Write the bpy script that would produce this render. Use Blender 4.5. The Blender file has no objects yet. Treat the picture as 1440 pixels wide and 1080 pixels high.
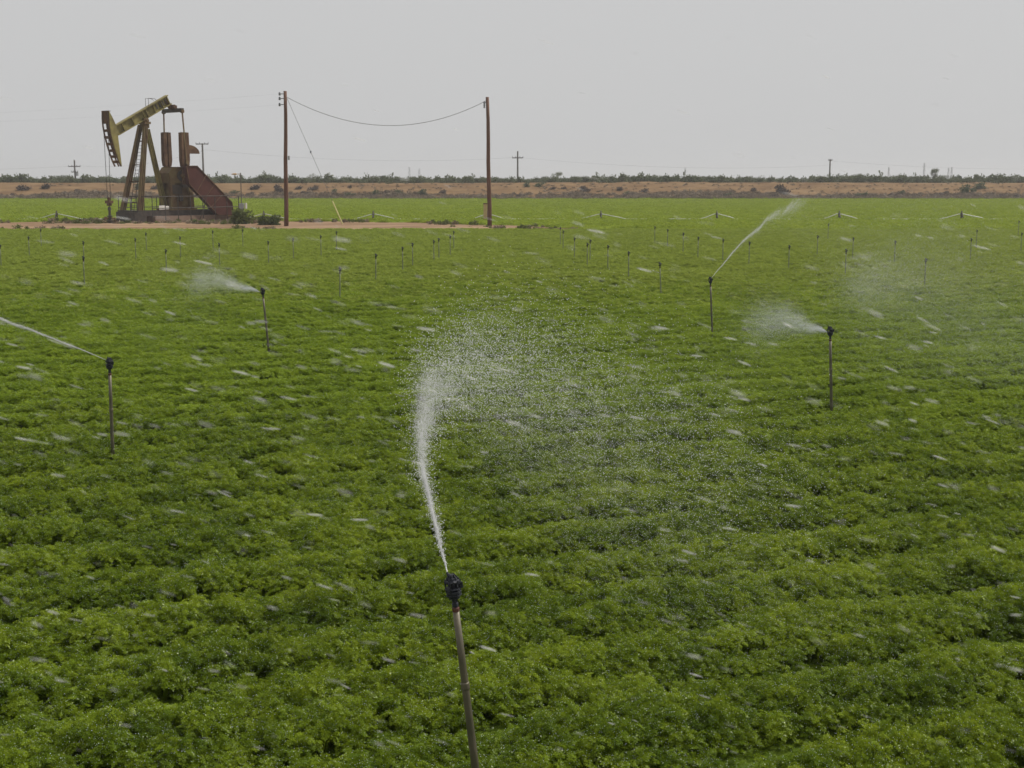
import bpy, math, random
import numpy as np
from mathutils import Vector, Matrix, Euler
random.seed(7)
rng = np.random.default_rng(11)
S = bpy.context.scene
C = S.collection
R = math.radians
F = 1800.0
CAMZ = 3.5
PITCH = math.atan(288 / F)
CROP = 0.33

# ------------------------------------------------------------------ measuring rays of the photo
def ray(px, py):
    x = (px - 720) / F; y = (540 - py) / F
    return Vector((x, math.cos(PITCH) + y * math.sin(PITCH), -math.sin(PITCH) + y * math.cos(PITCH)))
def at_z(px, py, z):
    d = ray(px, py); t = (z - CAMZ) / d.z
    return Vector((0, 0, CAMZ)) + d * t
def at_D(px, py, Y):
    d = ray(px, py)
    return Vector((0, 0, CAMZ)) + d * (Y / d.y)

# ------------------------------------------------------------------ mesh builder
class MB:
    def __init__(s): s.v = []; s.f = []; s.m = []
    def add(s, vs, fs, mi=0):
        n = len(s.v); s.v += [tuple(v) for v in vs]
        for f in fs: s.f.append(tuple(i + n for i in f)); s.m.append(mi)
        return s
    def bar(s, a, b, w, h, side=None, mi=0, w2=None, h2=None):
        a = Vector(a); b = Vector(b); d = (b - a).normalized()
        if side is None:
            side = d.cross(Vector((0, 0, 1)))
            if side.length < 1e-3: side = Vector((1, 0, 0))
        side = Vector(side); side = (side - d * side.dot(d)).normalized(); up = side.cross(d).normalized()
        w2 = w if w2 is None else w2; h2 = h if h2 is None else h2
        vs = []
        for p, ww, hh in ((a, w, h), (b, w2, h2)):
            for i, j in ((-1, -1), (1, -1), (1, 1), (-1, 1)):
                vs.append(p + side * ww / 2 * i + up * hh / 2 * j)
        return s.add(vs, [(3, 2, 1, 0), (4, 5, 6, 7), (0, 1, 5, 4), (1, 2, 6, 5), (2, 3, 7, 6), (3, 0, 4, 7)], mi)
    def box(s, c, sx, sy, sz, mi=0):
        c = Vector(c)
        return s.bar(c - Vector((0, 0, sz / 2)), c + Vector((0, 0, sz / 2)), sx, sy, (1, 0, 0), mi)
    def tube(s, pts, r, n=8, mi=0, cap=True):
        pts = [Vector(p) for p in pts]
        rs = r if isinstance(r, (list, tuple)) else [r] * len(pts)
        vs = []; ref = None
        for i, p in enumerate(pts):
            d = (pts[min(i + 1, len(pts) - 1)] - pts[max(i - 1, 0)]).normalized()
            if ref is None:
                ref = d.cross(Vector((0.13, 0.31, 0.94)))
                if ref.length < .05: ref = d.cross(Vector((1, 0, 0)))
            ref = (ref - d * ref.dot(d)).normalized(); up = d.cross(ref)
            for k in range(n):
                a = 2 * math.pi * k / n
                vs.append(p + (ref * math.cos(a) + up * math.sin(a)) * rs[i])
        fs = []
        for i in range(len(pts) - 1):
            for k in range(n):
                k2 = (k + 1) % n
                fs.append((i * n + k, i * n + k2, (i + 1) * n + k2, (i + 1) * n + k))
        if cap:
            fs.append(tuple(range(n - 1, -1, -1))); fs.append(tuple(range((len(pts) - 1) * n, len(pts) * n)))
        return s.add(vs, fs, mi)
    def lathe(s, prof, n=16, mi=0, c=(0, 0, 0), ax=None):
        # prof (r, h)
        M = Matrix.Identity(3) if ax is None else Vector((0, 0, 1)).rotation_difference(Vector(ax)).to_matrix()
        vs = []; c = Vector(c)
        for r, h in prof:
            for k in range(n):
                a = 2 * math.pi * k / n
                vs.append(c + M @ Vector((r * math.cos(a), r * math.sin(a), h)))
        fs = []
        for i in range(len(prof) - 1):
            for k in range(n):
                k2 = (k + 1) % n
                fs.append((i * n + k, i * n + k2, (i + 1) * n + k2, (i + 1) * n + k))
        fs.append(tuple(range(n - 1, -1, -1))); fs.append(tuple(range((len(prof) - 1) * n, len(prof) * n)))
        return s.add(vs, fs, mi)
    def prism(s, poly, ext, mi=0):
        # poly: 3D points, ext: extrusion vector
        n = len(poly); poly = [Vector(p) for p in poly]; e = Vector(ext)
        vs = [p - e / 2 for p in poly] + [p + e / 2 for p in poly]
        fs = [tuple(range(n - 1, -1, -1)), tuple(range(n, 2 * n))]
        for i in range(n): j = (i + 1) % n; fs.append((i, j, n + j, n + i))
        return s.add(vs, fs, mi)
    def build(s, name, mats, parent=None, smooth=False, loc=None, fixn=True):
        me = bpy.data.meshes.new(name); me.from_pydata(s.v, [], s.f)
        if not isinstance(mats, (list, tuple)): mats = [mats]
        for m in mats: me.materials.append(m)
        me.polygons.foreach_set('material_index', s.m)
        if smooth: me.polygons.foreach_set('use_smooth', [True] * len(s.f))
        me.update()
        if fixn:
            import bmesh
            bm = bmesh.new(); bm.from_mesh(me); bmesh.ops.recalc_face_normals(bm, faces=bm.faces); bm.to_mesh(me); bm.free()
        o = bpy.data.objects.new(name, me); C.objects.link(o)
        if parent: o.parent = parent
        if loc is not None: o.location = loc
        return o
def np_obj(name, verts, faces, mat, smooth=False, k=None):
    """fast mesh from arrays; faces (n,k)"""
    me = bpy.data.meshes.new(name)
    k = faces.shape[1]
    me.vertices.add(len(verts)); me.vertices.foreach_set('co', verts.astype(np.float32).ravel())
    me.loops.add(faces.size); me.loops.foreach_set('vertex_index', faces.astype(np.int32).ravel())
    me.polygons.add(len(faces)); me.polygons.foreach_set('loop_start', np.arange(0, faces.size, k, dtype=np.int32))
    if smooth: me.polygons.foreach_set('use_smooth', np.ones(len(faces), dtype=bool))
    me.materials.append(mat); me.update(calc_edges=True)
    o = bpy.data.objects.new(name, me); C.objects.link(o)
    return o
def tag(o, label=None, cat=None, group=None, kind=None):
    if label: o['label'] = label
    if cat: o['category'] = cat
    if group: o['group'] = group
    if kind: o['kind'] = kind
    return o
def empty(name, loc, rz=0):
    o = bpy.data.objects.new(name, None); C.objects.link(o); o.location = loc; o.rotation_euler = (0, 0, rz)
    o.empty_display_size = .3
    return o
def copy_tree(o, parent=None):
    c = o.copy(); C.objects.link(c); c.parent = parent
    for ch in list(o.children): copy_tree(ch, c)
    return c

# ------------------------------------------------------------------ materials
def mat(name, col, rough=.8, spec=.3, col2=None, scale=5, detail=4, bump=0, metal=0, stretch=(1, 1, 1), col3=None, coords='Object', contrast=(.35, .65), bscale=None):
    m = bpy.data.materials.new(name); m.use_nodes = True; nt = m.node_tree; N = nt.nodes; L = nt.links
    b = N['Principled BSDF']; b.inputs['Roughness'].default_value = rough
    b.inputs['Specular IOR Level'].default_value = spec; b.inputs['Metallic'].default_value = metal
    b.inputs['Base Color'].default_value = (*col, 1)
    tc = N.new('ShaderNodeTexCoord'); mp = N.new('ShaderNodeMapping'); mp.inputs['Scale'].default_value = stretch
    L.new(tc.outputs[coords], mp.inputs[0])
    if col2:
        n = N.new('ShaderNodeTexNoise'); n.inputs['Scale'].default_value = scale; n.inputs['Detail'].default_value = detail
        n.inputs['Roughness'].default_value = .65
        L.new(mp.outputs[0], n.inputs['Vector'])
        cr = N.new('ShaderNodeValToRGB'); cr.color_ramp.elements[0].position = contrast[0]; cr.color_ramp.elements[1].position = contrast[1]
        cr.color_ramp.elements[0].color = (*col, 1); cr.color_ramp.elements[1].color = (*col2, 1)
        if col3:
            e = cr.color_ramp.elements.new((contrast[0] + contrast[1]) / 2); e.color = (*col3, 1)
        L.new(n.outputs['Fac'], cr.inputs[0]); L.new(cr.outputs[0], b.inputs['Base Color'])
    if bump:
        n2 = N.new('ShaderNodeTexNoise'); n2.inputs['Scale'].default_value = bscale or scale * 3; n2.inputs['Detail'].default_value = 5
        L.new(mp.outputs[0], n2.inputs['Vector'])
        bp = N.new('ShaderNodeBump'); bp.inputs['Strength'].default_value = bump; bp.inputs['Distance'].default_value = .05
        L.new(n2.outputs['Fac'], bp.inputs['Height']); L.new(bp.outputs[0], b.inputs['Normal'])
    return m

def leaf_mat(name, a, b_, c, rough=.45, spec=.35, trans=.3, pscale=1.1):
    m = bpy.data.materials.new(name); m.use_nodes = True; nt = m.node_tree; N = nt.nodes; L = nt.links
    N.remove(N['Principled BSDF']); p = N.new('ShaderNodeBsdfDiffuse'); gl = N.new('ShaderNodeBsdfGlossy'); gl.inputs['Roughness'].default_value = rough; gl.inputs[0].default_value = (1, 1, 1, 1)
    g = N.new('ShaderNodeNewGeometry')
    n = N.new('ShaderNodeTexNoise'); n.inputs['Scale'].default_value = pscale; n.inputs['Detail'].default_value = 6; n.inputs['Roughness'].default_value = .62
    mp = N.new('ShaderNodeMapping'); mp.inputs['Rotation'].default_value = (0, 0, R(-21)); mp.inputs['Scale'].default_value = (.6, 1.2, 1)
    L.new(g.outputs['Position'], mp.inputs[0]); L.new(mp.outputs[0], n.inputs['Vector'])
    oi = N.new('ShaderNodeObjectInfo')
    ad = N.new('ShaderNodeMath'); ad.operation = 'MULTIPLY_ADD'; ad.inputs[1].default_value = .4; 
    L.new(oi.outputs['Random'], ad.inputs[0]); L.new(n.outputs['Fac'], ad.inputs[2])
    ad2 = N.new('ShaderNodeMath'); ad2.operation = 'SUBTRACT'; ad2.inputs[1].default_value = .2; L.new(ad.outputs[0], ad2.inputs[0])
    cr = N.new('ShaderNodeValToRGB'); e = cr.color_ramp.elements
    e[0].position = .28; e[0].color = (*a, 1); e[1].position = .75; e[1].color = (*c, 1)
    k = e.new(.5); k.color = (*b_, 1)
    L.new(ad2.outputs[0], cr.inputs[0]); L.new(cr.outputs[0], p.inputs[0])
    t = N.new('ShaderNodeBsdfTranslucent'); mx = N.new('ShaderNodeMixShader'); mx.inputs[0].default_value = trans
    hs = N.new('ShaderNodeHueSaturation'); hs.inputs['Hue'].default_value = .485; hs.inputs['Value'].default_value = 1.5
    L.new(cr.outputs[0], hs.inputs['Color']); L.new(hs.outputs[0], t.inputs[0])
    L.new(p.outputs[0], mx.inputs[1]); L.new(t.outputs[0], mx.inputs[2])
    m3 = N.new('ShaderNodeMixShader'); m3.inputs[0].default_value = spec * .04
    L.new(mx.outputs[0], m3.inputs[1]); L.new(gl.outputs[0], m3.inputs[2]); L.new(m3.outputs[0], N['Material Output'].inputs[0])
    return m

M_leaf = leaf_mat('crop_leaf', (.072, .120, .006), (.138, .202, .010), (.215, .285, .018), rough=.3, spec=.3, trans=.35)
M_leaf_mid = leaf_mat('crop_leaf_mid', (.175, .232, .034), (.21, .27, .042), (.245, .31, .052), rough=.6, spec=.12, trans=.35)  # mist over the farther crop is put into this paler, less saturated colour
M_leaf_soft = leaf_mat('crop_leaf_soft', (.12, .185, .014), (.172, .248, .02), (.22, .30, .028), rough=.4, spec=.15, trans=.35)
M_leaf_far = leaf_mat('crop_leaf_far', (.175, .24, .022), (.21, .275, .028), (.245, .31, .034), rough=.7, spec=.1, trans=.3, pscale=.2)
M_scrub = leaf_mat('scrub_leaf', (.08, .10, .05), (.105, .125, .065), (.13, .15, .085), rough=.8, spec=.1, trans=.15, pscale=.1)
M_scrub_dry = leaf_mat('scrub_dry', (.16, .125, .085), (.22, .175, .125), (.28, .23, .17), rough=.9, spec=.05, trans=.1, pscale=.15)
M_tumble = leaf_mat('tumbleweed', (.07, .052, .045), (.10, .078, .068), (.13, .105, .088), rough=.9, spec=.05, trans=.1, pscale=.5)
M_bush = leaf_mat('bush_leaf', (.08, .10, .03), (.115, .135, .045), (.15, .165, .065), rough=.7, spec=.1, trans=.2, pscale=1)
M_soil = mat('soil', (.11, .065, .04), .95, .1, (.17, .10, .065), 1.5, 6, bump=.5, coords='Object')
M_sand = mat('pad_sand', (.15, .087, .048), .95, .1, (.30, .205, .125), .35, 7, bump=.4, stretch=(.35, 1, 1))
M_bank = mat('bank_soil', (.13, .077, .038), .95, .1, (.20, .128, .064), .55, 9, bump=.9, stretch=(.35, 1, 2.0), bscale=1.6, contrast=(.38, .62))
M_olive = mat('olive_paint', (.12, .095, .035), .6, .3, (.27, .23, .075), 1.6, 5, col3=(.20, .17, .058))
M_oliverust = mat('rusted_olive', (.105, .055, .032), .8, .2, (.17, .135, .06), 1.1, 6, bump=.2)
M_rust = mat('rust', (.06, .03, .02), .85, .2, (.14, .082, .045), 1.4, 6, bump=.2)
M_rustred = mat('guard_rust', (.05, .015, .012), .8, .2, (.08, .028, .021), .8, 6, bump=.1)
M_dark = mat('dark_steel', (.035, .03, .028), .6, .3, (.07, .055, .045), 3, 4)
M_concrete = mat('concrete', (.17, .115, .085), .9, .2, (.24, .17, .13), 1.2, 5, bump=.2)
M_white = mat('white_paint', (.75, .72, .68), .6, .3, (.6, .57, .53), 4)
M_black = mat('sprinkler_plastic', (.010, .012, .018), .55, .35, (.03, .034, .045), 45, bump=.3, bscale=120)
M_ring = mat('red_ring', (.12, .04, .025), .6, .3, (.06, .03, .022), 60)
M_pipe = mat('galvanized_pipe', (.085, .08, .052), .5, .5, (.16, .145, .10), 9, 6, metal=.3, stretch=(1, 1, .35), col3=(.115, .10, .068), bump=.1)
M_pipe_dark = mat('weathered_pipe', (.15, .17, .09), .7, .2, (.20, .22, .125), 6)
M_alu = mat('aluminium_pipe', (.62, .62, .58), .45, .5, (.5, .5, .46), 2, metal=.2)
M_wood = mat('pole_wood', (.10, .05, .036), .85, .2, (.165, .09, .062), 2.2, 5, stretch=(3, 3, .25), bump=.3)
M_wood_grey = mat('pole_wood_grey', (.10, .09, .08), .9, .1, (.15, .135, .12), 2, 4)
M_wire = mat('wire', (.09, .09, .085), .6, .3, (.12, .12, .11), 3)
M_ins = mat('insulator', (.16, .17, .2), .35, .5, (.22, .23, .26), 20)
M_yellow = mat('guard_yellow', (.55, .5, .2), .6, .3, (.62, .58, .28), 3)
M_box = mat('grey_box', (.28, .29, .30), .6, .3, (.36, .37, .38), 3)
M_tan = mat('tan_post', (.45, .30, .16), .8, .2, (.52, .36, .2), 3)
M_mast = mat('mast', (.30, .31, .33), .7, .2, (.36, .37, .39), .5)

def water_mat(name, alpha, col=(.86, .89, .92)):
    m = bpy.data.materials.new(name); m.use_nodes = True; nt = m.node_tree; N = nt.nodes; L = nt.links
    p = N['Principled BSDF']; p.inputs['Base Color'].default_value = (*col, 1); p.inputs['Roughness'].default_value = .25
    p.inputs['Specular IOR Level'].default_value = .6
    n = N.new('ShaderNodeTexNoise'); n.inputs['Scale'].default_value = 30
    cr = N.new('ShaderNodeValToRGB'); cr.color_ramp.elements[0].color = (*[c * .85 for c in col], 1); cr.color_ramp.elements[1].color = (*col, 1)
    L.new(n.outputs['Fac'], cr.inputs[0]); L.new(cr.outputs[0], p.inputs['Base Color'])
    t = N.new('ShaderNodeBsdfTranslucent'); t.inputs[0].default_value = (*col, 1)
    m1 = N.new('ShaderNodeMixShader'); m1.inputs[0].default_value = .45
    L.new(p.outputs[0], m1.inputs[1]); L.new(t.outputs[0], m1.inputs[2])
    tr = N.new('ShaderNodeBsdfTransparent'); m2 = N.new('ShaderNodeMixShader'); m2.inputs[0].default_value = alpha
    L.new(tr.outputs[0], m2.inputs[1]); L.new(m1.outputs[0], m2.inputs[2]); L.new(m2.outputs[0], N['Material Output'].inputs[0])
    return m
M_spray = water_mat('spray_water', .85, (.95, .96, .97))
M_mist = water_mat('mist_water', .75)
M_drop = water_mat('air_drop_water', .30, (.97, .98, .99))
_nt = M_drop.node_tree; _g = _nt.nodes.new('ShaderNodeNewGeometry'); _m = _nt.nodes.new('ShaderNodeMapRange')
_p = _nt.nodes.new('ShaderNodeMath'); _p.operation = 'POWER'; _p.inputs[1].default_value = 3.5
_nt.links.new(_g.outputs['Random Per Island'], _p.inputs[0]); _nt.links.new(_p.outputs[0], _m.inputs['Value']); _m.inputs['To Min'].default_value = .08; _m.inputs['To Max'].default_value = .42
for _n in _nt.nodes:
    if _n.type == 'MIX_SHADER' and any(l.to_node.type == 'OUTPUT_MATERIAL' for l in _n.outputs[0].links): _nt.links.new(_m.outputs[0], _n.inputs[0])
M_bead = mat('bead_water_glint', (.8, .85, .9), .05, 1.0, (.7, .8, .85), 20)  # drops on wet leaves; their glints are put into the white base colour

# ------------------------------------------------------------------ world, sun, camera
SUN_AZ = math.atan2(.30, .80)       # direction towards the sun in xy
SUN_EL = R(54)
sd = Vector((math.cos(SUN_AZ) * math.cos(SUN_EL), math.sin(SUN_AZ) * math.cos(SUN_EL), math.sin(SUN_EL)))
W = bpy.data.worlds.new('World'); S.world = W; W.use_nodes = True
nt = W.node_tree; bg = nt.nodes['Background']; bg.inputs[1].default_value = .1
sky = nt.nodes.new('ShaderNodeTexSky'); sky.sky_type = 'NISHITA'; sky.sun_disc = False
sky.sun_elevation = SUN_EL; sky.sun_rotation = math.pi / 2 - SUN_AZ; sky.dust_density = 6; sky.air_density = 1.0
hs = nt.nodes.new('ShaderNodeHueSaturation'); hs.inputs['Saturation'].default_value = .25
nt.links.new(sky.outputs[0], hs.inputs['Color'])
mx = nt.nodes.new('ShaderNodeMix'); mx.data_type = 'RGBA'; mx.inputs['Factor'].default_value = .9
nt.links.new(hs.outputs[0], mx.inputs['A']); mx.inputs['B'].default_value = (6.1, 6.12, 6.15, 1)
nt.links.new(mx.outputs['Result'], bg.inputs[0])
sl = bpy.data.lights.new('sun', 'SUN'); sl.energy = 3.8; sl.angle = R(1.5); sl.color = (1, .95, .87)
so = bpy.data.objects.new('sun', sl); C.objects.link(so); so.rotation_euler = Vector((0, 0, 1)).rotation_difference(sd).to_euler(); so.location = (50, 0, 80)
cd = bpy.data.cameras.new('camera'); cam = bpy.data.objects.new('camera', cd); C.objects.link(cam); S.camera = cam
cam.location = (0, 0, CAMZ); cam.rotation_euler = (math.pi / 2 - PITCH, 0, 0)
cd.sensor_width = 36; cd.lens = 36 * F / 1440; cd.clip_end = 5000; cd.clip_start = .05
cd.dof.use_dof = True; cd.dof.focus_distance = 13.0; cd.dof.aperture_fstop = cd.lens / 1000 / .0046
S.view_settings.view_transform = 'Standard'; S.view_settings.look = 'None'; S.view_settings.gamma = 1; S.view_settings.exposure = 0
S.cycles.sample_clamp_direct = 6; S.cycles.sample_clamp_indirect = 3; S.cycles.max_bounces = 6; S.cycles.transparent_max_bounces = 24; S.cycles.volume_bounces = 0; S.cycles.volume_max_steps = 64

# ------------------------------------------------------------------ ground, bank, dirt strip
BANK_Y = at_z(720, 281, 0).y
SIDE = 320.0
def grid_obj(name, xs, ys, zf, m, smooth=True):
    X, Y = np.meshgrid(xs, ys); Z = zf(X, Y)
    v = np.stack([X.ravel(), Y.ravel(), Z.ravel()], 1); nx = len(xs); ny = len(ys)
    i = np.arange(nx - 1)[None, :] + nx * np.arange(ny - 1)[:, None]; i = i.ravel()
    return np_obj(name, v, np.stack([i, i + 1, i + 1 + nx, i + nx], 1), m, smooth)
def vnoise(x, y, s, seed=0):
    """cheap smooth value noise, arrays"""
    x = x / s + seed * 17.3; y = y / s + seed * 9.1
    xi = np.floor(x); yi = np.floor(y); fx = x - xi; fy = y - yi
    fx = fx * fx * (3 - 2 * fx); fy = fy * fy * (3 - 2 * fy)
    def h(a, b):
        q = np.sin(a * 127.1 + b * 311.7 + seed * 74.7) * 43758.5453
        return q - np.floor(q)
    return (h(xi, yi) * (1 - fx) + h(xi + 1, yi) * fx) * (1 - fy) + (h(xi, yi + 1) * (1 - fx) + h(xi + 1, yi + 1) * fx) * fy
gy = np.concatenate([np.linspace(-40, 0, 5), np.linspace(4, 130, 60), np.geomspace(140, 2500, 25)])
ground = grid_obj('ground', np.linspace(-2000, 2000, 120), gy, lambda X, Y: X * 0, M_soil)
tag(ground, 'brown field soil reaching the horizon', 'ground', kind='structure')

PAD0 = at_z(500, 319, CROP).y       # front edge of the bare strip (end of the near crop)
PAD1 = at_z(500, 313.2, 0).y
XR = at_z(815, 315, 0).x            # right end of the strip
def pad_back(X):
    """far edge of the bare dirt as a function of X"""
    b = PAD1 + 1.2 * np.sin(X * .31) + .8 * np.sin(X * .83 + 1)
    k = np.clip((XR - X) / 14, 0, 1) ** .6
    b = PAD0 + (b - PAD0) * k
    jack = np.exp(-((X + 27.5) / 8.5) ** 4) * 9
    return b + jack
def in_pad(X, Y):
    return (X < XR) & (Y > PAD0) & (Y < pad_back(X))
xs = np.linspace(-150, XR, 300); rows = 14
vs = []
for j in range(rows):
    t = j / (rows - 1); yb = pad_back(xs)
    y = PAD0 - .5 + (yb + .6 - PAD0 + .5) * t
    z = .035 + .05 * vnoise(xs, y, 2.1, 3) * math.sin(math.pi * t) + .15 * np.exp(-((t - .45) / .2) ** 2) * vnoise(xs, y, 5, 8)
    vs.append(np.stack([xs, y, z], 1))
v = np.concatenate(vs); nx = len(xs); i = (np.arange(nx - 1)[None, :] + nx * np.arange(rows - 1)[:, None]).ravel()
pad = np_obj('dirt_track', v, np.stack([i, i + 1, i + 1 + nx, i + nx], 1), M_sand, True)
tag(pad, 'strip of bare orange sand under the pumpjack and poles', 'dirt track', kind='structure')

def bankz(X, Y):
    t = (Y - BANK_Y) / 11.0
    top = 2.75 + .35 * (vnoise(X, X * 0, 60, 2) - .5) + .12 * (vnoise(X, Y, 4, 5) - .5)
    z = top * np.clip(t, 0, 1) ** .9 + (vnoise(X, Y, 2.5, 4) - .5) * .35 * np.clip(t * 3, 0, 1) * np.clip((1.2 - t) * 3, 0, 1) + (vnoise(X * .6, Y, 7, 9) - .5) * .5 * np.clip(t * 2, 0, 1) * np.clip(1.4 - t, 0, 1)
    back = np.clip((Y - BANK_Y - 16) / 60, 0, 1)
    return z * (1 - back * .25) + .02
bank = grid_obj('embankment', np.linspace(-SIDE, SIDE, 900), np.concatenate([np.linspace(BANK_Y - .5, BANK_Y + 16, 34), np.linspace(BANK_Y + 20, BANK_Y + 700, 12)]), bankz, M_bank)
tag(bank, 'long low bank of bare orange soil behind the green field', 'embankment', kind='structure')

# ------------------------------------------------------------------ crop tufts (instanced foliage)
ROW = Vector((math.cos(R(21)), math.sin(R(21)), 0))       # direction the beds run
BED = 1.02
def frond_mesh(name, nfr, nl, L0, lw, ll, height, mats, beads=0, spread=1.0, seed=0):
    r = random.Random(seed); mb = MB()
    for i in range(nfr):
        az = 2 * math.pi * (i + r.random() * .8) / nfr; L = L0 * r.uniform(.65, 1.2); out = r.uniform(.25, 1.0) * spread
        d = Vector((math.cos(az), math.sin(az), 0)); sidev = Vector((-math.sin(az), math.cos(az), 0))
        pts = []
        for k in range(8):
            t = k / 7
            pts.append(d * (out * L * .62 * t ** 1.25) + sidev * (.08 * L * math.sin(t * 3 + i)) + Vector((0, 0, height * (1.02 * t - .30 * out * t ** 2.6) * L / L0)))
        def P(t):
            q = t * 7; a = min(int(q), 6); return pts[a].lerp(pts[a + 1], q - a)
        mb.add([pts[0] - sidev * .002, pts[0] + sidev * .002, P(.6) + sidev * .0015, P(.6) - sidev * .0015], [(0, 1, 2, 3)])
        for k in range(nl):
            t = .22 + .78 * (k + r.random()) / nl
            base = P(t); side = 1 if k % 2 else -1
            w = math.sin(math.pi * min(1, (t - .1) * .95)) * .8 + .25
            off = r.random() ** .7 * .055 * w * spread
            dirv = (sidev * side * r.uniform(.4, 1.1) + d * r.uniform(-.1, .9) + Vector((0, 0, r.uniform(-.15, .8)))).normalized()
            p0 = base + sidev * side * off + Vector((0, 0, r.uniform(-.01, .015)))
            le = ll * r.uniform(.6, 1.3); cr = dirv.cross(Vector((r.uniform(-1, 1), r.uniform(-1, 1), r.uniform(.2, 1)))).normalized() * lw * r.uniform(.6, 1.2)
            mb.add([p0, p0 + dirv * le * .5 + cr, p0 + dirv * le, p0 + dirv * le * .5 - cr], [(0, 1, 2, 3)])
        for k in range(beads):
            if r.random() < .5:
                b = P(r.uniform(.6, 1)) + Vector((r.uniform(-.03, .03), r.uniform(-.03, .03), r.uniform(0, .02))); q = r.uniform(.0010, .0024)
                mb.add([b + Vector(e) * q for e in ((1, 0, 0), (-1, 0, 0), (0, 1, 0), (0, -1, 0), (0, 0, 1), (0, 0, -1))],
                       [(0, 2, 4), (2, 1, 4), (1, 3, 4), (3, 0, 4), (2, 0, 5), (1, 2, 5), (3, 1, 5), (0, 3, 5)], 1)
    me = bpy.data.meshes.new(name); me.from_pydata(mb.v, [], mb.f)
    for m in mats: me.materials.append(m)
    me.polygons.foreach_set('material_index', mb.m); me.update()
    return bpy.data.objects.new(name, me)
def plume_mesh(name, nfr, npin, nlf, reach, pin, lw, ll, height, mats, beads=0, seed=0):
    """carrot top: stalks that rise, arch over and carry flat feathery plumes"""
    r = random.Random(seed); mb = MB()
    for i in range(nfr):
        az = 2 * math.pi * (i + r.random() * .9) / nfr; Rr = reach * r.uniform(.35, 1.15); H = height * r.uniform(.72, 1.1)
        d = Vector((math.cos(az), math.sin(az), 0)); sv = Vector((-math.sin(az), math.cos(az), 0)); droop = r.uniform(.05, .38); bend = r.uniform(-.25, .25)
        def P(t): return d * (Rr * t ** 1.6) + sv * (bend * Rr * t * t) + Vector((0, 0, H * (math.sin(min(t * 1.25, 1) * math.pi / 2) - droop * max(0, t - .6) ** 1.4 * 2.2)))
        for a, b in ((0, .4), (.4, .8)):
            mb.add([P(a) - sv * .002, P(a) + sv * .002, P(b) + sv * .0015, P(b) - sv * .0015], [(0, 1, 2, 3)])
        tw = r.uniform(-.5, .5)
        for k in range(npin):
            t = .38 + .64 * (k + .5) / npin; b0 = P(t); ax = (P(t + .02) - P(t - .02)).normalized()
            side = sv * (1 if k % 2 else -1); up = side.cross(ax).normalized()
            if up.z < 0: up = -up
            side = (side * math.cos(tw) + up * math.sin(tw) * (1 if k % 2 else -1)).normalized()
            pl = pin * (math.sin(math.pi * ((t - .38) / .66 * .8 + .16))) * r.uniform(.75, 1.2)
            pd = (side + ax * .7 + up * r.uniform(-.25, .3)).normalized()
            for j in range(nlf):
                q = (j + .6) / nlf; p0 = b0 + pd * pl * q - up * (pl * q * q * .35)
                ld = (pd * .5 + pd.cross(up) * (1 if j % 2 else -1) * .8 + up * r.uniform(-.3, .45)).normalized(); cr = ld.cross(up + Vector((r.uniform(-.5, .5), r.uniform(-.5, .5), 0))).normalized() * lw * r.uniform(.7, 1.3); le = ll * r.uniform(.7, 1.3)
                mb.add([p0, p0 + ld * le * .5 + cr, p0 + ld * le, p0 + ld * le * .5 - cr], [(0, 1, 2, 3)])
        for k in range(beads):
            if r.random() < .5:
                b = P(r.uniform(.5, 1)) + Vector((r.uniform(-.03, .03), r.uniform(-.03, .03), r.uniform(0, .015))); q = r.uniform(.0010, .0024)
                mb.add([b + Vector(e) * q for e in ((1, 0, 0), (-1, 0, 0), (0, 1, 0), (0, -1, 0), (0, 0, 1), (0, 0, -1))],
                       [(0, 2, 4), (2, 1, 4), (1, 3, 4), (3, 0, 4), (2, 0, 5), (1, 2, 5), (3, 1, 5), (0, 3, 5)], 1)
    me = bpy.data.meshes.new(name); me.from_pydata(mb.v, [], mb.f)
    for m in mats: me.materials.append(m)
    me.polygons.foreach_set('material_index', mb.m); me.update()
    return bpy.data.objects.new(name, me)
def proto_coll(name, objs):
    c = bpy.data.collections.new(name)
    for o in objs: c.objects.link(o)
    return c
near_c = proto_coll('carrot_top', [plume_mesh('carrot_top', 9, 12, 6, .10, .031, .0031, .0115, .29, [M_leaf, M_bead], 5, seed=s) for s in range(8)])
mid_c = proto_coll('carrot_clump', [plume_mesh('carrot_clump', 8, 9, 4, .105, .035, .0054, .018, .27, [M_leaf_soft, M_bead], 3, seed=20 + s) for s in range(6)])
far_c = proto_coll('carrot_patch', [plume_mesh('carrot_patch', 9, 7, 3, .18, .06, .011, .038, .27, [M_leaf_mid], 0, seed=40 + s) for s in range(5)])
ffar_c = proto_coll('seedling_patch', [frond_mesh('seedling_patch', 12, 14, .7, .035, .12, .28, [M_leaf_far], 0, 1.8, seed=60 + s) for s in range(4)])

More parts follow.
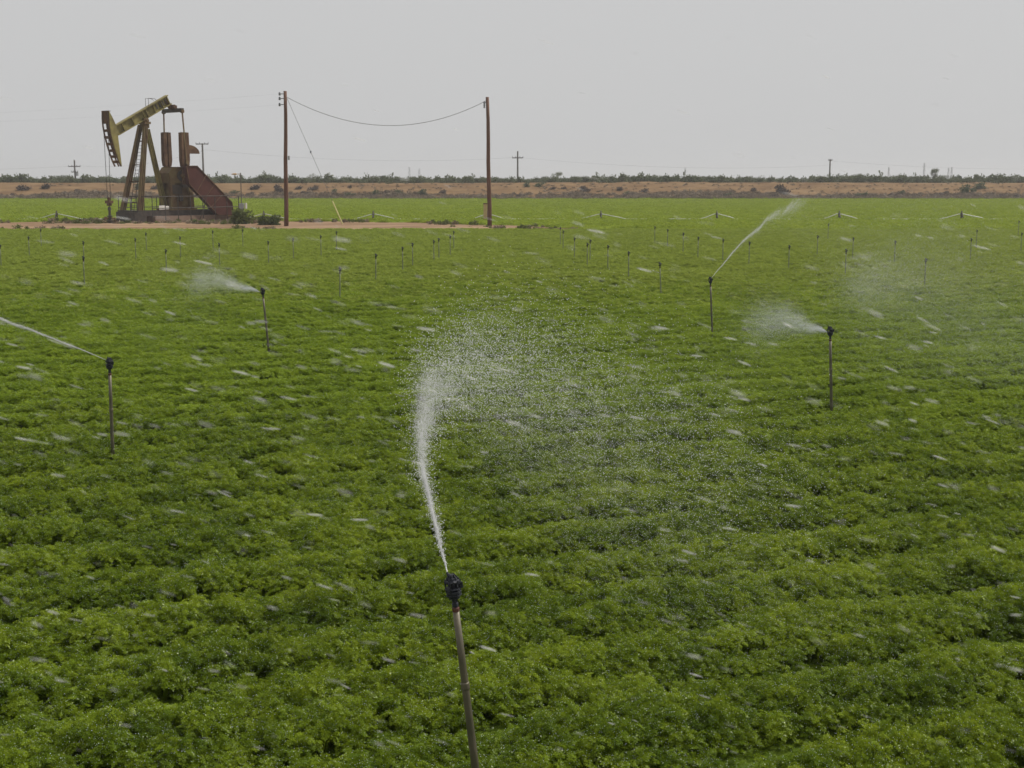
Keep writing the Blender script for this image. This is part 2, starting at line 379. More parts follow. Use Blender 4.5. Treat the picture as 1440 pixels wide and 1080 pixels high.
def instancer(name, pts, rot, scl, idx, coll):
    me = bpy.data.meshes.new(name); me.vertices.add(len(pts)); me.vertices.foreach_set('co', pts.astype(np.float32).ravel())
    for nm, arr, ty in (('rot', rot, 'FLOAT_VECTOR'), ('scl', scl, 'FLOAT_VECTOR')):
        a = me.attributes.new(nm, ty, 'POINT'); a.data.foreach_set('vector', arr.astype(np.float32).ravel())
    a = me.attributes.new('idx', 'INT', 'POINT'); a.data.foreach_set('value', idx.astype(np.int32))
    o = bpy.data.objects.new(name, me); C.objects.link(o)
    ng = bpy.data.node_groups.new(name + '_scatter', 'GeometryNodeTree')
    ng.interface.new_socket('Geometry', in_out='INPUT', socket_type='NodeSocketGeometry')
    ng.interface.new_socket('Geometry', in_out='OUTPUT', socket_type='NodeSocketGeometry')
    N = ng.nodes; L = ng.links
    gi = N.new('NodeGroupInput'); go = N.new('NodeGroupOutput'); ip = N.new('GeometryNodeInstanceOnPoints'); ip.inputs['Pick Instance'].default_value = True
    ci = N.new('GeometryNodeCollectionInfo'); ci.inputs['Collection'].default_value = coll; ci.inputs['Separate Children'].default_value = True; ci.inputs['Reset Children'].default_value = True
    def na(nm, ty):
        n = N.new('GeometryNodeInputNamedAttribute'); n.data_type = ty; n.inputs['Name'].default_value = nm; return n.outputs['Attribute']
    er = N.new('FunctionNodeEulerToRotation'); L.new(na('rot', 'FLOAT_VECTOR'), er.inputs[0])
    L.new(gi.outputs[0], ip.inputs['Points']); L.new(ci.outputs[0], ip.inputs['Instance']); L.new(na('idx', 'INT'), ip.inputs['Instance Index'])
    L.new(er.outputs[0], ip.inputs['Rotation']); L.new(na('scl', 'FLOAT_VECTOR'), ip.inputs['Scale']); L.new(ip.outputs[0], go.inputs[0])
    md = o.modifiers.new('scatter', 'NODES'); md.node_group = ng
    return o

def bed_profile(X, Y):
    """0 in the furrow, 1 on the bed; furrow weight varies along the row"""
    u = X * ROW.x + Y * ROW.y; w = -X * ROW.y + Y * ROW.x
    w = w + .05 * np.sin(u * .9) 
    ph = w / BED; row = np.floor(ph); fr = ph - row
    d = np.minimum(fr, 1 - fr) * BED             # distance from furrow
    h = np.sin(row * 12.9898) * 43758.5453; h = h - np.floor(h)
    strength = .6 + .4 * (h > .4)
    broken = np.clip(vnoise(u, row * 3.7, 1.1, 6) * 2.6 - .35, 0, 1)
    return 1 - strength * broken * np.exp(-(d / (.18 + .12 * np.clip((Y - 12) / 22, 0, 1))) ** 2), strength * broken
def scatter(Y0, Y1, dens, margin, nvar, smin, smax, zsc, far=False, f0=0, f1=0):
    E0, E1 = Y0, Y1; Y0 -= f0; Y1 += f1
    n = int(dens * ((Y1 - Y0) * (2 * margin + .8 * 1.03 * (Y0 + Y1) / 2)))
    # sample uniformly in the frustum trapezoid
    w0 = .415 * Y0 + margin; w1 = .415 * Y1 + margin
    Y = rng.uniform(Y0, Y1, n * 2); wid = w0 + (w1 - w0) * (Y - Y0) / (Y1 - Y0)
    keep = rng.uniform(0, w1, n * 2) < wid; Y = Y[keep]; wid = wid[keep]
    X = rng.uniform(-1, 1, len(Y)) * wid
    X = X[:n]; Y = Y[:n]
    prof, st = bed_profile(X, Y)
    k = rng.uniform(0, 1, len(X)) < prof
    if f0: k &= rng.uniform(0, 1, len(X)) < (Y - Y0) / (2 * f0)
    if f1: k &= rng.uniform(0, 1, len(X)) < (Y1 - Y) / (2 * f1)
    if far: k &= ~(in_pad(X, Y)) & (Y < BANK_Y - 1)
    X = X[k]; Y = Y[k]; prof = prof[k]
    n = len(X)
    am = .55 * np.clip(1.2 - Y / 24, .12, 1); big = .84 + am * (vnoise(X, Y, .16, 1) - .5) + .5 * am * (vnoise(X, Y, .09, 4) - .5) + .06 * (vnoise(X, Y, 1.4, 2) - .5)
    s = rng.uniform(smin, smax, n) * (.75 + .25 * prof)
    zz = s * zsc * big * (.22 + .78 * prof)
    zz = zz * (1 + .1 * np.clip((Y - 18) / 24, 0, 1) * np.clip((PAD0 - 6 - Y) / 15, 0, 1))
    rot = np.stack([rng.normal(0, .14, n), rng.normal(.08, .14, n), rng.uniform(0, 6.283, n)], 1)
    scl = np.stack([s, s, zz], 1)
    return np.stack([X, Y, np.full(n, .0)], 1), rot, scl, rng.integers(0, nvar, n)
def crop(name, label, coll, *a, **k):
    o = instancer(name, *scatter(*a, **k), coll); tag(o, label, 'crop foliage', kind='stuff'); return o
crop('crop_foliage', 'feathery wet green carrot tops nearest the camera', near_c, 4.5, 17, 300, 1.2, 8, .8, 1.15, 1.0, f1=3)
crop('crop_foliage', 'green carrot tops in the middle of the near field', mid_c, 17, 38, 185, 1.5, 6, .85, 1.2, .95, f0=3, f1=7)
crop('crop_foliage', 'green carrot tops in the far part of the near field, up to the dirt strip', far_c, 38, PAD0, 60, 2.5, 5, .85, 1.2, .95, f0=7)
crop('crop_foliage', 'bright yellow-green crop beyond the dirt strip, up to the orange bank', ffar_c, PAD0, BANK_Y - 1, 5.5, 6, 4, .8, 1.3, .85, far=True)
# low crop canopy sheets under the tufts
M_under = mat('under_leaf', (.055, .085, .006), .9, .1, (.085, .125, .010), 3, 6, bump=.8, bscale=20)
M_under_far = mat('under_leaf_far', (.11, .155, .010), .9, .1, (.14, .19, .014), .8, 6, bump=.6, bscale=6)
def canopy(name, label, Y0, Y1, m, step, z0):
    xs = np.linspace(-SIDE * .5, SIDE * .5, 400)
    def zf(X, Y):
        p, _ = bed_profile(X, Y); z = z0 + .05 * (vnoise(X, Y, .8, 3) - .5)
        return np.where(in_pad(X, Y - .3), -.05, z)
    o = grid_obj(name, xs, np.linspace(Y0, Y1, step), zf, m); tag(o, label, 'crop', kind='stuff'); return o
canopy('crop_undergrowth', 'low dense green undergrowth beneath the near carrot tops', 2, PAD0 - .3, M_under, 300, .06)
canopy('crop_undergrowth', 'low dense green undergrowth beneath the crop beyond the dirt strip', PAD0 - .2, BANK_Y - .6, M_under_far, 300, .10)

# ------------------------------------------------------------------ scrub
def clump_mesh(name, n, rx, ry, rz, leaf, m, seed, flat=.0, stems=True, mstem=None):
    r = random.Random(seed); mb = MB()
    lobes = [(Vector((r.uniform(-.6, .6) * rx, r.uniform(-.5, .5) * ry, r.uniform(.15, .75) * rz)), r.uniform(.3, .6)) for _ in range(7)]
    for i in range(n):
        c, q = r.choice(lobes)
        a = Vector((r.gauss(0, 1), r.gauss(0, 1), r.gauss(0, 1))).normalized() * (r.random() ** .4)
        p = c + Vector((a.x * rx * q, a.y * ry * q, a.z * rz * q * .9))
        if p.z < 0: p.z = -p.z * .3
        d = Vector((r.gauss(0, 1), r.gauss(0, 1), r.gauss(.4, 1))).normalized(); e = d.cross(Vector((r.gauss(0, 1), r.gauss(0, 1), r.gauss(0, 1)))).normalized()
        l = leaf * r.uniform(.5, 1.4)
        mb.add([p, p + d * l * .5 + e * l * .3, p + d * l, p + d * l * .5 - e * l * .3], [(0, 1, 2, 3)])
    if stems:
        for c, q in lobes:
            mb.tube([(0, 0, -.05), c * .5 + Vector((0, 0, .05)), c], [rz * .03, rz * .02, rz * .01], 5, 1)
    me = bpy.data.meshes.new(name); me.from_pydata(mb.v, [], mb.f); me.materials.append(m); me.materials.append(M_wood_grey)
    me.polygons.foreach_set('material_index', mb.m); me.update()
    return me
# far scrub belt on the bank top and beyond: one mass
sc_c = proto_coll('scrub_bush', [bpy.data.objects.new('scrub_bush', clump_mesh('scrub_bush', 260, 1.6, 1.4, 1.9, .5, M_scrub, 100 + s)) for s in range(6)])
n = 5200
Y = BANK_Y + 22 + rng.uniform(0, 1, n) ** 1.3 * 150; X = rng.uniform(-1, 1, n) * (.46 * Y + 20)
s = (.55 + .45 * rng.uniform(0, 1, n) ** 2) * (.75 + .6 * vnoise(X, Y, 14, 7)) * (Y / (BANK_Y + 22)) ** .2 * .74
z = bankz(X, Y) - .1
o = instancer('scrubland', np.stack([X, Y, z], 1), np.stack([X * 0, X * 0, rng.uniform(0, 6.28, n)], 1), np.stack([s, s, s * rng.uniform(.75, 1.2, n)], 1), rng.integers(0, 6, n), sc_c)
tag(o, 'belt of dull green scrub on the skyline beyond the bank', 'scrub', kind='stuff')
# dry brush along the foot of the bank
dr_c = proto_coll('dry_brush', [bpy.data.objects.new('dry_brush', clump_mesh('dry_brush', 160, 1.0, .8, .75, .22, M_scrub_dry, 140 + s, stems=False)) for s in range(5)])
n = 5200
X = rng.uniform(-1, 1, n) * (.46 * BANK_Y + 20); Y = BANK_Y - .6 + rng.uniform(0, 1, n) ** 2 * (1.5 + 4.5 * vnoise(X, X * 0, 9, 5))
s = rng.uniform(.4, .95, n) * (.6 + .6 * vnoise(X, Y, 6, 4))
o = instancer('dry_brush', np.stack([X, Y, bankz(X, Y) - .05], 1), np.stack([X * 0, X * 0, rng.uniform(0, 6.28, n)], 1), np.stack([s, s, s], 1), rng.integers(0, 5, n), dr_c)
n = 1500
X = rng.uniform(-1, 1, n) * (.46 * BANK_Y + 20); Y = BANK_Y + rng.uniform(.5, 12, n); q_ = vnoise(X, Y, 7, 12) > .42; X = X[q_]; Y = Y[q_]; n = len(X)
s = rng.uniform(.12, .42, n)
o2 = instancer('dry_brush', np.stack([X, Y, bankz(X, Y) - .03], 1), np.stack([X * 0, X * 0, rng.uniform(0, 6.28, n)], 1), np.stack([s * 1.4, s, s * .8], 1), rng.integers(0, 5, n), dr_c)
tag(o2, 'sparse dry weeds dotted over the face of the orange bank', 'weeds', kind='stuff')
tag(o, 'band of grey-brown dry brush along the foot of the orange bank', 'brush', kind='stuff')

# weeds on the dirt strip and round the machine
wd_c = proto_coll('weed', [bpy.data.objects.new('weed', clump_mesh('weed', 140, .35, .3, .4, .12, M_bush if k % 2 else M_scrub_dry, 170 + k, stems=False)) for k in range(4)])
n = 900; X = rng.uniform(-60, XR - 1, n); Y = np.where(rng.uniform(0, 1, n) < .5, PAD0 + rng.uniform(.5, 5, n), pad_back(X) - rng.uniform(0, 3, n))
n2 = 260; X = np.concatenate([X, rng.uniform(-36, -20, n2)]); Y = np.concatenate([Y, rng.uniform(98, 108, n2)])
q_ = in_pad(X, Y) & ((vnoise(X, Y, 4, 21) > .5) | (np.arange(n + n2) > n)); X = X[q_]; Y = Y[q_]; n = len(X); s = rng.uniform(.3, 1.1, n)
o = instancer('weeds', np.stack([X, Y, X * 0 + .03], 1), np.stack([X * 0, X * 0, rng.uniform(0, 6.28, n)], 1), np.stack([s, s, s * .8], 1), rng.integers(0, 4, n), wd_c)
tag(o, 'low scattered weeds on the dirt strip around the pumpjack', 'weeds', kind='stuff')

# individual shrubs on the bank: (px, py base, width px, height px, kind, label)
def bank_hit(px, py):
    for k in range(400):
        Yk = BANK_Y - 1 + k * .08; p = at_D(px, py, Yk)
        if p.z <= float(bankz(np.array([p.x]), np.array([Yk]))[0]): return p
    return at_D(px, py, BANK_Y + 14)
tum = [clump_mesh('shrub', 420, 1, .8, 1, .22, M_tumble, 200 + s) for s in range(3)] + [clump_mesh('shrub', 420, 1, .8, 1, .22, M_scrub, 210 + s) for s in range(3)]
SH = [(36, 267, 22, 9, 0, 'brown shrub on the bank face, second nearest the left edge'), (66, 265, 17, 9, 0, 'dark brown shrub high on the bank at far left, below the leftmost short utility pole'),
      (14, 277, 18, 6, 0, 'low grey-brown shrub at the foot of the bank by the left edge'), (112, 270, 13, 6, 0, 'small tan shrub on the bank below the leftmost distant utility pole'),
      (192, 267, 15, 9, 3, 'grey-green shrub on the bank seen between the pumpjack legs'), (218, 266, 12, 7, 0, 'brown shrub on the bank just left of the pumpjack gearbox'),
      (331, 272, 16, 6, 3, 'flat grey-green shrub on the bank above the grey meter box'), (360, 266, 20, 8, 0, 'dark shrub high on the bank just left of the first tall pole'),
      (352, 274, 14, 5, 0, 'low brown shrub near the bank foot left of the first tall pole'), (394, 270, 16, 12, 0, 'brown shrub on the bank touching the first tall pole on its left'),
      (421, 266, 13, 6, 0, 'small dark shrub right of the first tall pole'), (441, 267, 19, 7, 0, 'long dark brown shrub on the bank, second to the right of the first tall pole'),
      (430, 273, 14, 6, 0, 'brown shrub low on the bank between two darker shrubs right of the first tall pole'), (469, 272, 12, 7, 3, 'tan shrub on the bank under the guy wire'),
      (492, 264, 7, 5, 0, 'tiny dark shrub high on the bank right of the guy wire'), (493, 276, 16, 7, 3, 'grey-green shrub at the bank foot right of the guy wire'),
      (527, 275, 17, 8, 3, 'grey shrub low on the bank midway between the tall poles'), (541, 272, 12, 5, 0, 'small brown shrub midway between the tall poles'),
      (562, 274, 14, 8, 3, 'dark green shrub on the bank, third left of the second tall pole'), (593, 275, 20, 9, 3, 'rounded green-grey shrub on the bank, second left of the second tall pole'),
      (623, 272, 11, 7, 0, 'dark round shrub on the bank, nearest left of the second tall pole'), (548, 258, 14, 3, 3, 'thin green shrub on the bank crest between the tall poles'),
      (740, 263, 14, 7, 3, 'green shrub on the bank crest below the cross-armed pole'), (759, 262, 16, 7, 3, 'olive shrub on the bank crest left of the round tree'),
      (733, 277, 14, 6, 0, 'brown shrub at the bank foot below the cross-armed pole'), (778, 266, 13, 5, 0, 'faint brown shrub below the round tree'), (793, 266, 9, 5, 0, 'little brown shrub below and right of the round tree'),
      (824, 269, 16, 9, 0, 'purplish brown leaning shrub right of the round tree'), (872, 268, 11, 7, 0, 'brown shrub on the bank face right of the purplish one'),
      (906, 270, 16, 6, 0, 'pale brown shrub in the middle of the bank face'), (885, 274, 14, 7, 3, 'grey shrub near the bank foot in mid picture'), (1060, 269, 10, 7, 0, 'brown shrub left of the largest dark shrub'),
      (1022, 276, 16, 6, 3, 'grey-green shrub at the bank foot left of the largest dark shrub'), (1102, 273, 23, 15, 0, 'large dark round shrub standing on the bank behind the water jet'),
      (1088, 279, 18, 7, 0, 'low brown shrub at the foot of the large dark round shrub'), (1210, 278, 24, 9, 3, 'broad olive shrub at the bank foot right of the distant wooden pole'),
      (1256, 276, 12, 6, 0, 'small brown shrub, left of a pair at the bank foot'), (1268, 275, 12, 8, 3, 'small green shrub, right of a pair at the bank foot'),
      (1322, 276, 13, 6, 0, 'brown shrub at the bank foot below the dark tree'), (1362, 272, 22, 14, 3, 'dark shrub at the lower left of the long diagonal thicket'), (1377, 266, 26, 9, 3, 'long dark green shrub climbing the bank near the right edge'),
      (1407, 279, 18, 7, 0, 'grey brown shrub at the bank foot near the right edge'), (1433, 279, 16, 7, 0, 'dark shrub at the bank foot against the right edge')]
for i, (px, py, w, h, kd, lab) in enumerate(SH):
    p = bank_hit(px, py); sc = p.y / F
    me = tum[(kd // 3) * 3 + i % 3]
    o = bpy.data.objects.new('shrub', me); C.objects.link(o); o.location = p - Vector((0, 0, .1)); o.rotation_euler = (0, R(-12) if w > 1.8 * h else 0, 0)
    o.scale = (w * sc * .58, w * sc * .45, h * sc * .95)
    tag(o, lab, 'shrub', 'shrubs on the orange bank')

def tree(px, py_base, py_top, wpx, Y, lab, seed, bare=0):
    b = at_D(px, py_base, Y); t = at_D(px, py_top, Y); h = t.z - b.z; w = wpx * Y / F; r = random.Random(seed)
    e = empty('tree', b); tag(e, lab, 'tree', 'trees on the skyline')
    mb = MB(); lim = []
    mb.tube([(0, 0, -.3), (.05 * w, 0, h * .3), (0, 0, h * .55)], [h * .045, h * .03, h * .015], 7)
    for k in range(7):
        a = r.uniform(0, 6.28); q = Vector((math.cos(a) * w * r.uniform(.2, .42), math.sin(a) * w * .3, h * r.uniform(.3, .85)))
        mb.tube([(0, 0, h * r.uniform(.1, .35)), q * .6 + Vector((0, 0, h * .1)), q], [h * .02, h * .013, h * .006], 5); lim.append(q)
    mb.build('trunk', M_wood_grey, e)
    cb = MB()
    for k in range(1500):
        q = r.choice(lim + [Vector((0, 0, h * .75))]); a = Vector((r.gauss(0, 1), r.gauss(0, 1), r.gauss(0, 1))).normalized() * r.random() ** .45
        p = q + Vector((a.x * w * .2, a.y * w * .2, a.z * h * .17)); d = Vector((r.gauss(0, 1), r.gauss(0, 1), r.gauss(0, 1))).normalized(); f = d.orthogonal().normalized(); l = h * .045 * r.uniform(.6, 1.4)
        if p.z < h * .12: continue
        cb.add([p, p + d * l * .5 + f * l * .35, p + d * l, p + d * l * .5 - f * l * .35], [(0, 1, 2, 3)])
    cb.build('crown', M_scrub, e, fixn=False)
TY = BANK_Y + 45
tree(783, 257, 241, 17, TY, 'round bushy tree rising from the scrub right of the cross-armed pole', 1)
tree(768, 257, 246, 14, TY, 'low rounded tree just left of the round bushy tree', 2)
tree(921, 257, 245, 15, TY, 'loose grey-green tree on the skyline in the middle of the photo', 3)
tree(1206, 257, 243, 14, TY, 'rounded tree right of the plain distant wooden pole', 4)
tree(1313, 257, 235, 12, TY - 6, 'tall dark ragged tree on the skyline near the right', 5)
tree(1324, 257, 245, 26, TY, 'wide dark tree spreading at the foot of the ragged one', 6)
tree(1262, 257, 245, 22, TY, 'low grey-green tree on the skyline left of the ragged dark tree', 7)
tree(437, 256, 244, 16, TY, 'small tree on the skyline right of the first tall pole', 8)

# bushes beside the pumpjack (ground)
def gbush(px, py, wpx, hpx, lab, seed, m=M_bush):
    p = at_z(px, py, .05); sc = p.y / F; me = clump_mesh('bush', 1500, wpx * sc * .55, wpx * sc * .45, hpx * sc * .95, .22, m, seed)
    o = bpy.data.objects.new('bush', me); C.objects.link(o); o.location = p; tag(o, lab, 'bush', 'bushes by the dirt strip')
gbush(347, 316, 36, 22, 'large dark olive bush on the sand right of the pumpjack guard', 31)
gbush(379, 317, 26, 12, 'low olive bush between the large bush and the first tall pole', 32)

# ------------------------------------------------------------------ pumpjack
TH = R(50)
U = Vector((math.cos(TH), math.sin(TH), 0)); V = Vector((math.sin(TH), -math.cos(TH), 0))
OY = 103.0
O = at_D(203, 180, OY); O.z = 0
def loc(px, py, v):
    """ray of the photo met with the vertical plane v = const of the machine, in machine coordinates (u, v, z)"""
    d = ray(px, py); n = V; c = Vector((0, 0, CAMZ)); t = (n.dot(O) + v - n.dot(c)) / n.dot(d); p = c + d * t - O
    return Vector((p.dot(U), v, p.z))
def uz(px, py, v, vv=None):
    q = loc(px, py, v); return Vector((q.x, v if vv is None else vv, q.z))
PJ = empty('pumpjack', O, TH)
# machine space: x=u, y = left-handed? use y=-v so that the frame is right-handed
def mpt(q): return Vector((q.x, -q.y, q.z))
tag(PJ, 'weathered olive and rust oil pumpjack standing on the dirt strip at left', 'pumpjack')
def mk(mb, name, m, parent=PJ, smooth=False): return mb.build(name, m, parent, smooth)
# walking beam (I section) with tilt
ba = loc(162.5, 184, 0); bb = loc(237, 140, 0)
hb = .78; wf = .42
dirb = (mpt(bb) - mpt(ba)).normalized(); upb = Vector((0, 1, 0)).cross(dirb) * -1
if upb.z < 0: upb = -upb
A = mpt(ba); B = mpt(bb)
mb = MB(); mb.bar(A, B, .05, hb - .1, (0, 1, 0))
mb.bar(A + upb * (hb / 2 - .035), B + upb * (hb / 2 - .035), wf, .07, (0, 1, 0)); mb.bar(A - upb * (hb / 2 - .035), B - upb * (hb / 2 - .035), wf, .07, (0, 1, 0))
for t in (.12, .3, .5, .56, .7, .85, .97):
    p = A.lerp(B, t)
    mb.bar(p - upb * (hb / 2 - .07), p + upb * (hb / 2 - .07), .03, wf - .04, dirb)
beam = mk(mb, 'walking_beam', M_olive)
# dark stencilled wear patches stand for the blotched tail end
# horsehead
pts = [(153, 156), (158, 165), (163, 176), (165.5, 188), (166.8, 200), (169, 216), (171.2, 234), (167, 226), (163, 214), (159, 200), (156, 188), (154, 174)]
hh = MB()
side_v = .36
hh.prism([mpt(loc(x, y, side_v)) for x, y in pts], (0, .06, 0))
hd = mk(hh, 'horsehead', M_olive)
# front ladder-like face: curve in (u,z) through its near rail
fcurve = [(153, 156), (153.0, 166), (153.8, 176), (156.2, 190), (159.8, 204), (163.5, 216), (167, 226), (170.8, 234)]
fr = [mpt(loc(x, y, side_v)) for x, y in fcurve]
face = MB()
def off(p, v): return Vector((p.x, -v, p.z))
for va, vb in ((.36, .27), (.06, -.02), (-.48, -.56)):
    for i in range(len(fr) - 1):
        m_ = (va + vb) / 2
        face.bar(off(fr[i], m_), off(fr[i + 1], m_), abs(va - vb), .10, (0, 1, 0))
cum = [0]
for i in range(len(fr) - 1): cum.append(cum[-1] + (fr[i + 1] - fr[i]).length)
def onf(t):
    d = t * cum[-1]
    for i in range(len(fr) - 1):
        if d <= cum[i + 1] + 1e-6: return fr[i].lerp(fr[i + 1], (d - cum[i]) / (cum[i + 1] - cum[i]))
    return fr[-1]
face.prism([off(onf(0), -.56), off(onf(0), .36), off(onf(.22), .36), off(onf(.22), -.56)], (.08, 0, 0))
for t in (.34, .46, .58, .70, .81, .91):
    p0 = onf(t - .025); p1 = onf(t + .025)
    face.bar(off((p0 + p1) / 2, .36), off((p0 + p1) / 2, -.56), .20, .08, (p1 - p0))
mk(face, 'horsehead_face', M_rust, hd)
web = MB(); web.prism([off(onf(0), .1), off(onf(.3), .1), off(onf(.6), .1), off(onf(.84), .1), off(onf(.8), .1) + Vector((.45, 0, .2)), off(onf(.35), .1) + Vector((.55, 0, 0)), off(onf(0), .1) + Vector((.2, 0, 0))], (0, .04, 0))
mk(web, 'horsehead_web', M_dark, hd)  # inner plate coloured dark so the right-hand gaps in the face look shadowy
hc = MB(); top = [mpt(loc(153, 156, side_v)), mpt(loc(158, 163, side_v))]
hc.bar(off(top[0], .36), off(top[0], -.42), .3, .05, (1, 0, 0)); mk(hc, 'top_plate', M_rust, hd)
# saddle bearing, samson post
sad = loc(203, 172, 0); sm = mpt(sad)
mb = MB(); mb.box(sm + Vector((0, 0, -.05)), .55, .95, .18); mb.box(sm + Vector((0, 0, .16)), .4, .6, .28); mb.box(sm + Vector((0, 0, -.3)), .42, .7, .3)
mb.tube([sm + Vector((0, -.5, .12)), sm + Vector((0, .5, .12))], .12, 10); mk(mb, 'saddle_bearing', M_oliverust)
LEGS = []
for (tx, ty, bx, by, tv, bv, nm) in ((197.5, 176, 172, 300, -.28, -.95, 0), (204.5, 176, 197, 300, .28, .95, 0), (207, 182, 233, 297, .0, .0, 1)):
    a = mpt(loc(tx, ty, tv)); b = mpt(loc(bx, by, bv)); LEGS.append((a, b))
    mb = MB()
    mb.bar(a, b, .30, .05, (0, 1, 0), w2=.36); ctr = (b - a).normalized(); sv = Vector((0, 1, 0)); nrm = ctr.cross(sv).normalized()
    mb.bar(a + nrm * .13, b + nrm * .15, .30, .05, (0, 1, 0), w2=.36)
    mb.bar(a - nrm * .13, b - nrm * .15, .30, .05, (0, 1, 0), w2=.36)
    mb.bar(a, b, .04, .26, (0, 1, 0))
    mk(mb, 'leg', M_oliverust if nm == 0 else M_olive)
for t in (.18, .45, .64, .88):
    mb = MB(); mb.bar(LEGS[0][0].lerp(LEGS[0][1], t), LEGS[1][0].lerp(LEGS[1][1], t), .07, .07); mk(mb, 'cross_brace', M_rust)
# ladder up the post
la = LEGS[0][0].lerp(LEGS[1][0], .6) + Vector((-.15, 0, -.6)); lb = LEGS[0][1].lerp(LEGS[1][1], .62) + Vector((-.1, 0, .2))
mb = MB(); sv = (LEGS[1][1] - LEGS[0][1]).normalized() * .2
mb.tube([la - sv, lb - sv], .025, 5); mb.tube([la + sv, lb + sv], .025, 5)
for k in range(22): p = la.lerp(lb, (k + .5) / 22); mb.tube([p - sv, p + sv], .016, 4)
mk(mb, 'ladder', M_dark)
# equalizer bearing and bar
eq = loc(243, 155.5, 0); em = mpt(eq); EW = 1.28
mb = MB(); mb.bar(em + Vector((0, -EW, 0)), em + Vector((0, EW, 0)), .3, .3, (1, 0, 0)); mk(mb, 'equalizer', M_dark)
mb = MB(); mb.bar(B + Vector((-.35, 0, -.1)), em + Vector((-.12, 0, .25)), .16, .3, (0, 1, 0)); mb.box(em + Vector((0, 0, .28)), .4, .6, .26); mb.bar(em + Vector((-.25, 0, .2)), em + Vector((.25, 0, .2)), .5, .14, (0, 1, 0))
mb.tube([em + Vector((-.1, -.42, .33)), em + Vector((-.1, .42, .33))], .13, 10); mk(mb, 'tail_bearing', M_rust)
# cranks, counterweights, pitmans (both sides)
for sgn, cx, wtop in ((-1, 233.5, 186), (1, 258.5, 186)):
    v = sgn * 1.12
    top_ = mpt(loc(cx - .5, wtop, v)); bot = mpt(loc(cx + .5, 254, v)); bot = Vector((bot.x, bot.y, bot.z))
    ctr = Vector((top_.x, top_.y, bot.z)); top_ = Vector((ctr.x, ctr.y, top_.z))
    mb = MB(); mb.bar(ctr + Vector((0, 0, -.3)), top_, .5, .18, (1, 0, 0)); cr_ = mk(mb, 'crank', M_rust)
    mb = MB(); z1 = top_.z; z0 = z1 - 2.7; x0 = ctr.x
    for s2 in (-1, 1):
        mb.prism([(x0 + s2 * .05, ctr.y, z1), (x0 + s2 * .34, ctr.y, z1 - .02), (x0 + s2 * .38, ctr.y, z0 + .5), (x0 + s2 * .30, ctr.y, z0), (x0 + s2 * .05, ctr.y, z0 - .12)], (0, .42, 0))
    mk(mb, 'counterweight', M_rust, cr_)
    # pitman on the outer side
    pe = em + Vector((0, -sgn * EW * .97, -.1)); pin = Vector((x0, -sgn * (1.12 + .28), z0 + .3))
    mb = MB(); mb.bar(pe, pin, .07, .10, (0, 1, 0)); mb.tube([pin + Vector((0, -.16, 0)), pin + Vector((0, .22 , 0))], .16, 10)
    mb.tube([pe + Vector((0, -.12, 0)), pe + Vector((0, .12, 0))], .14, 8); mk(mb, 'pitman', M_oliverust)
# quarter-round counterweight behind the near crank
q0 = mpt(loc(264, 216, 1.12)); r_ = (mpt(loc(279, 216, 1.12)) - q0).length
mb = MB(); arc = [q0 + Vector((math.sin(a) * r_, 0, math.cos(a) * r_ * .66)) for a in [math.pi / 2 * k / 8 for k in range(9)]]
mb.prism([q0] + arc, (0, .34, 0)); mk(mb, 'sector_weight', M_rust)
# gear reducer on its pedestal
g0 = loc(247, 247, 0); gm = mpt(g0)
mb = MB(); gx = gm.x
prof = [(-1.05, -.6), (1.05, -.6), (1.15, .1), (.85, .62), (-.75, .68), (-1.15, .2)]
mb.prism([(gx + a, gm.y, gm.z + b) for a, b in prof], (0, 1.5, 0))
mb.tube([(gx, -1.35, gm.z), (gx, 1.35, gm.z)], .16, 12); mb.tube([(gx + .75, -1.05, gm.z + .1), (gx + .75, 1.2, gm.z + .1)], .09, 10)
for a in (-.7, 0, .7): mb.box((gx + a, 0, gm.z + .66), .18, 1.1, .08)
gb = mk(mb, 'gearbox', M_oliverust)
mb = MB(); mb.tube([(gx, -.78, gm.z), (gx, -.86, gm.z)], .42, 20); mb.tube([(gx + .72, -.78, gm.z - .1), (gx + .72, -.84, gm.z - .1)], .25, 16); mk(mb, 'bearing_cover', M_dark, gb)
mb = MB(); zt = gm.z - .6
for yy in (-.62, .62):
    for xx in (-.85, .85): mb.bar((gx + xx, yy, zt), (gx + xx * 1.1, yy * 1.1, 1.0), .4, .3, (1, 0, 0))
mb.box((gx, 0, (zt + 1.0) / 2), 1.5, 1.05, zt - 1.0); mb.box((gx, 0, 1.06), 2.6, 1.9, .22); mk(mb, 'pedestal', M_oliverust)
mb = MB(); mb.box((gx - .45, -.74, zt - .5), .9, .12, .7); mb.box((gx + .3, -.72, zt - .15), .5, .1, .4); mb.box((gx - .1, -.75, zt - 1.2), .35, .1, .5); mk(mb, 'brake_box', M_dark)
# belt guard: long sloping case on the near side
gp = [(259.7, 233.5), (274.6, 233.5), (323.6, 284.6), (326.3, 303.5), (304, 301.6), (264, 259)]
gv = 1.5
GP = [mpt(loc(x, y, gv)) for x, y in gp]
mb = MB(); mb.prism(GP, (0, .45, 0)); ge = mk(mb, 'belt_guard', M_rustred)
mb = MB()
for i in range(len(GP)):
    a = GP[i]; b = GP[(i + 1) % len(GP)]; mb.bar(a + Vector((0, -.25, 0)), b + Vector((0, -.25, 0)), .06, .06)
for t in (.25, .5, .75): mb.bar(GP[1].lerp(GP[2], t) + Vector((0, -.24, 0)), GP[5].lerp(GP[4], t) + Vector((0, -.24, 0)), .05, .05)
mk(mb, 'guard_rim', M_rust, ge)
